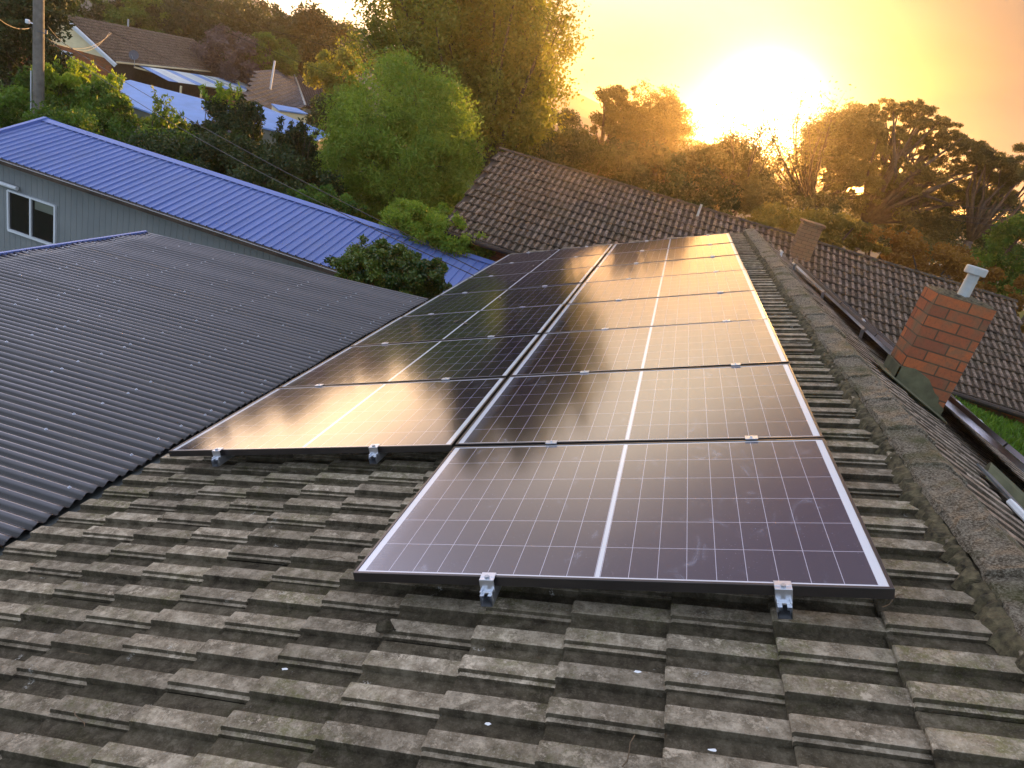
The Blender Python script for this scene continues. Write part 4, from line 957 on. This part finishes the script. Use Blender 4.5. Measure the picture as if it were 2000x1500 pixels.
# left side
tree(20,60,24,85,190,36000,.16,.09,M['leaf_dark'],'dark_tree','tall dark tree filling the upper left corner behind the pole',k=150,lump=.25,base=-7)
tree(152,184,19,74,42,14000,.14,.06,M['leaf_bright'],'bright_shrub','bright lime-tipped shrub right of the pole, below the cream gable',cat='shrub',k=50,lump=.26,updir=(0,0,.8),jag=.25)
tree(120,215,18.4,105,60,24000,.12,.06,M['leaf_green'],'green_shrub','green shrub at the foot of the pole above the blue ridge',cat='shrub',k=70,lump=.3)
tree(212,215,18,44,42,12000,.11,.05,M['leaf_green'],'green_shrub','green shrub hiding the left end of the pale blue shed',cat='shrub',k=46,lump=.3)
tree(330,288,19,100,46,24000,.12,.06,M['leaf_green'],'hedge','leafy green hedge in front of the smooth pale blue shed roof',cat='hedge',k=70,lump=.3,jag=.12)
tree(455,272,20,56,68,26000,.13,.055,M['leaf_dark'],'dark_shrub','tall dark shrub in front of the pale sheds, tips against the blue roof',cat='shrub',k=80,lump=.27)
tree(582,328,20,64,54,22000,.13,.055,M['leaf_dark'],'dark_shrub','dark shrub between the pale sheds and the round tree',cat='shrub',k=70,lump=.27)
tree(470,340,17.5,190,50,30000,.12,.06,M['leaf_dark'],'hedge','dark hedge just behind the blue steel ridge',cat='hedge',k=100,lump=.5,jag=.1)
tree(250,270,16.6,160,32,20000,.10,.05,M['leaf_green'],'hedge','low green hedge above the left part of the blue ridge',cat='hedge',k=90,lump=.6,jag=.1)
def shoots(px,py,Y,h,n,label,mat):
    VN[0]+=1; rg=np.random.default_rng(500+VN[0]); c=atY(px,py,Y); t=empty('leafy_shoots',(c[0],c[1],GZ),label,'shrub'); m=MB(); P=[]
    for k in range(n):
        a=c+rg.normal(0,.22,3)*(1,1,0); e=a+np.array([rg.normal(0,.22),0,h*rg.uniform(.5,1)]); m.tube([a-(0,0,2),a,e],[.02,.012,.004],4); v=rg.random(60)[:,None]; P.append(a+(e-a)*v+rg.normal(0,.05,(60,3)))
    leaf_obj('crown',leaves(rg,np.concatenate(P),.17,.06,0,(0,0,.5)),mat,t,rg); m.build('stems',M['bark'],t)
shoots(312,240,18.8,1.0,7,'upright leafy shoots against the pale blue shed roof',M['leaf_green'])
shoots(440,205,19.5,.7,7,'bright leafy shoots in front of the verandah posts',M['leaf_bright'])
shoots(490,225,19.8,.5,6,'dark shoots against the sky blue lean-to roof',M['leaf_dark'])
shoots(575,262,19.8,.45,7,'short dark shoots left of the round tree, against the blue roof',M['leaf_dark'])
shoots(140,150,18.6,.6,6,'leafy shoots reaching up the cream gable',M['leaf_bright'])
shoots(205,170,18.6,.6,6,'leafy shoots at the low corner of the blue barge board',M['leaf_bright'])
# behind the houses
tree(215,20,62,110,48,26000,.26,.16,M['leaf_green'],'gold_rimmed_tree','rounded tree behind the gabled house, rim lit gold',k=90,lump=.26,base=-9,jag=.06,blobs=[(0,0,1,1,1),(60,22,.6,.6,.4)])
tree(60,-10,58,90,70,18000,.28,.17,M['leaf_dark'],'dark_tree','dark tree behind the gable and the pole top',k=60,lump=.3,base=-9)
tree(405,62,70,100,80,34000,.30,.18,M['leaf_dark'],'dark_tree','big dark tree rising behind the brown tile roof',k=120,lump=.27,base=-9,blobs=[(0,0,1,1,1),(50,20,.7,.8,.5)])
tree(455,112,60,62,45,14000,.24,.13,M['leaf_purple'],'purple_tree','mauve-grey shrubby tree behind the dark hipped roof',k=60,lump=.28,base=-9)
tree(535,108,62,50,38,12000,.24,.13,M['leaf_green'],'round_bush','smooth rounded bush above the dark hipped roof',cat='bush',k=50,lump=.25,base=-9,jag=.05)
tree(620,90,72,100,55,24000,.30,.18,M['leaf_dark'],'dark_tree','dark tree between the rounded bush and the tall tree',k=80,lump=.3,base=-9)
tree(520,72,85,120,50,18000,.34,.2,M['leaf_dark'],'dark_tree','distant dark tree line crown under the pale sky gap',k=70,lump=.3,base=-9)
tree(300,60,66,110,60,18000,.30,.18,M['leaf_dark'],'dark_tree','dark tree behind the chimneyless ridge of the gabled house',k=70,lump=.3,base=-9)
tree(660,160,44,45,60,14000,.18,.10,M['leaf_poplar'],'small_tree','small tree between the dark hipped house and the round tree',k=44,lump=.3,base=-8)
tree(650,230,34,40,40,9000,.15,.07,M['leaf_dark'],'dark_shrub','dark shrub at the left foot of the round tree',cat='shrub',k=40,lump=.3,base=-8)
# near bushes
tree(858,452,14.2,112,44,60000,.065,.04,M['leaf_bright'],'bright_bush','bright green bush between the blue ridge and the brown tiled roof',cat='bush',k=220,lump=.3,ry=1.0,jag=.08,shell=.3)
tree(640,395,14.6,70,22,9000,.07,.04,M['leaf_green'],'low_bush','low bush peeping over the blue ridge below the round tree',cat='bush',k=40,lump=.35,ry=.8)
tree(765,535,7.9,118,50,60000,.055,.030,M['leaf_gloss'],'glossy_bush','glossy dark green bush with bright tips behind the corrugated roof',cat='bush',k=260,lump=.26,ry=.75,jag=.10,shell=.3,blobs=[(0,0,1,1,1),(10,-30,.45,.55,.18),(85,-8,.3,.5,.1),(-75,15,.5,.6,.2)])
tree(1515,440,22.5,60,30,9000,.10,.055,M['leaf_olive'],'yellow_shrub','low olive shrub left of the squat brick chimney on the far ridge',cat='shrub',k=40,lump=.33,ry=1.2)
tree(1350,400,24,80,30,12000,.11,.06,M['leaf_dark'],'low_hedge','low dark hedge just behind the middle of the neighbouring ridge',cat='hedge',k=50,lump=.4,ry=1.2)
# lawn glimpsed at lower right
def lawn():
    rg=np.random.default_rng(9); c=hit(1950,815,(0,0,-2.4),(0,0,1)); n=30000
    P=np.c_[rg.uniform(5.5,13,n),rg.uniform(6,13.5,n),np.zeros(n)]; P[:,2]=-2.10+.04*P[:,1]+.12*np.sin(P[:,0]*1.3)+.1*np.sin(P[:,1]*1.7)+rg.uniform(0,.10,n)
    o=leaf_obj('lawn',leaves(rg,P,.16,.03,0,(0,0,1.3)),M['blade'],None,rg); tag(o,'bright green grass on the bank behind the edge-on array','grass',kind='stuff')
    xs=np.linspace(5.2,14,30); ys=np.linspace(5.5,14,30); m=MB(); V=[(x,y,-2.10+.04*y+.12*math.sin(x*1.3)+.1*math.sin(y*1.7)) for x in xs for y in ys]
    m.add(V,[(i*30+j,(i+1)*30+j,(i+1)*30+j+1,i*30+j+1) for i in range(29) for j in range(29)])
    V=[]; tag(m.build('bank',M['grass'],smooth=True),kind='structure')
lawn()
# small litter on the tiles
def litter():
    rg=np.random.default_rng(4)
    o0=None
    for k,(x,y) in enumerate(((-.9,-.35),(.35,-.75),(-.25,.28),(.75,-.9),(-1.35,.6),(1.0,-.55),(-.62,-.62),(1.75,.12))):
        p=S(x,y,RH+.045); m=MB(); a=rg.uniform(0,3); d=math.cos(a)*US+math.sin(a)*UY
        pts=[p+d*.05*t_+UN*(.004*math.sin(t_*3+k))+np.cross(UN,d)*.012*math.sin(t_*2) for t_ in (-1,-.5,0,.5,1)]
        m.tube(pts,.0016,4)
        tag(m.build('twig',M['leafdry']),['thin curved twig in a tile pan near the lower left of the picture', 'short twig in a pan below the nearest panel, left of its middle', 'thin twig on the tiles left of the nearest panel corner', 'twig in a pan near the bottom edge of the picture, right of the middle', 'short twig beside the flashing of the corrugated roof', 'twig in a pan below the right rail clamp of the nearest panel', 'bent twig in a pan straight left of the stone fragment, near the bottom', 'small twig by the right corner of the nearest panel'][k],'twig','fallen twigs on the near tiles')
    for k,(px,py,lab) in enumerate(((556,1307,'small white dropping on the tiles, lower left'),(953,1414,'white dropping on the tiles near the bottom, left of centre'),(1392,1465,'splash of white dropping on a tile at the bottom right of centre'),(1245,1312,'tiny white dropping on the tiles below the nearest panel'))):
        c=hit(px,py,S(0,0,RH+.046),UN); m=MB(); n=9; m.add([c+UN*.004]+[c+(math.cos(2*PI*i/n)*US*rg.uniform(.007,.013)+math.sin(2*PI*i/n)*UY*rg.uniform(.003,.007))+UN*.0005 for i in range(n)],[(0,1+i,1+(i+1)%n) for i in range(n)])
        tag(m.build('bird_dropping',M['birdlime']),lab,'dropping','bird droppings on the near tiles')
    s=MB(); q=S(.16,-.13,RH+.03); V=[]
    s.tube([q+US*-.035,q+US*-.02+UN*.012,q+US*.01+UN*.022,q+US*.035+UN*.004],[.006,.020,.024,.005],8)
    tag(s.build('stone',M['tile']),'small mossy stone fragment just under the left corner of the nearest panel','stone')
def dry_leaves():
    rg=np.random.default_rng(14)
    for k,(y,dx,lab) in enumerate(((4.02,.03,'curled dry leaf by the mid line, third panel of the lower row'),(4.15,-.10,'dry leaf left of the mid line on the third panel of the lower row'),(5.2,.05,'pair-shaped dry leaf beside the mid line of the fourth lower-row panel'),(6.3,-.06,'dry leaf on the fifth panel of the lower row'),(7.5,-.07,'dry leaf on the sixth panel of the lower row'),(8.6,-.04,'dry leaf on the farthest panel of the lower row'))):
        c=S(-.881+dx,y,.004); a=rg.uniform(0,3); d=math.cos(a)*US+math.sin(a)*UY; w=np.cross(UN,d); m=MB(); L=.045
        m.add([c-d*L,c+w*.013-d*.01+UN*.006,c+w*.013+d*.012+UN*.007,c+d*L+UN*.004,c-w*.013+d*.012+UN*.008,c-w*.013-d*.01+UN*.006,c+UN*.001],[(0,1,6),(1,2,6),(2,3,6),(3,4,6),(4,5,6),(5,0,6)])
        m.tube([c+d*L+UN*.003,c+d*(L+.02)+UN*.006],.0012,4)
        tag(m.build('dry_leaf',M['leafdry']),lab,'leaf','dry leaves on the lower panel row')
dry_leaves()
litter()
# ------------------------------------------------------------------ haze
HAZE=.0007  # haze doubles as added golden glow in place of sun flare
def haze():
    m=bpy.data.materials.new('haze_air'); m.use_nodes=True; t=m.node_tree; t.nodes.clear(); o=nd(t,'ShaderNodeOutputMaterial'); v=nd(t,'ShaderNodeVolumePrincipled')
    v.inputs['Color'].default_value=(1.0,.80,.50,1); v.inputs['Density'].default_value=HAZE; v.inputs['Anisotropy'].default_value=.84
    t.links.new(v.outputs[0],o.inputs['Volume'])
    bpy.context.view_layer.update(); mb=MB(); x0,x1,y0,y1,z0,z1=-2600,2600,-400,3300,-22,max(max((o.matrix_world@Vector(c))[2] for c in o.bound_box) for o in bpy.data.objects if o.type=='MESH')+.4
    mb.box(((x0+x1)/2,(y0+y1)/2,(z0+z1)/2),(x1-x0,y1-y0,z1-z0)); print('haze top',z1); tag(mb.build('haze',m),'thin golden evening haze','haze',kind='stuff')
haze()
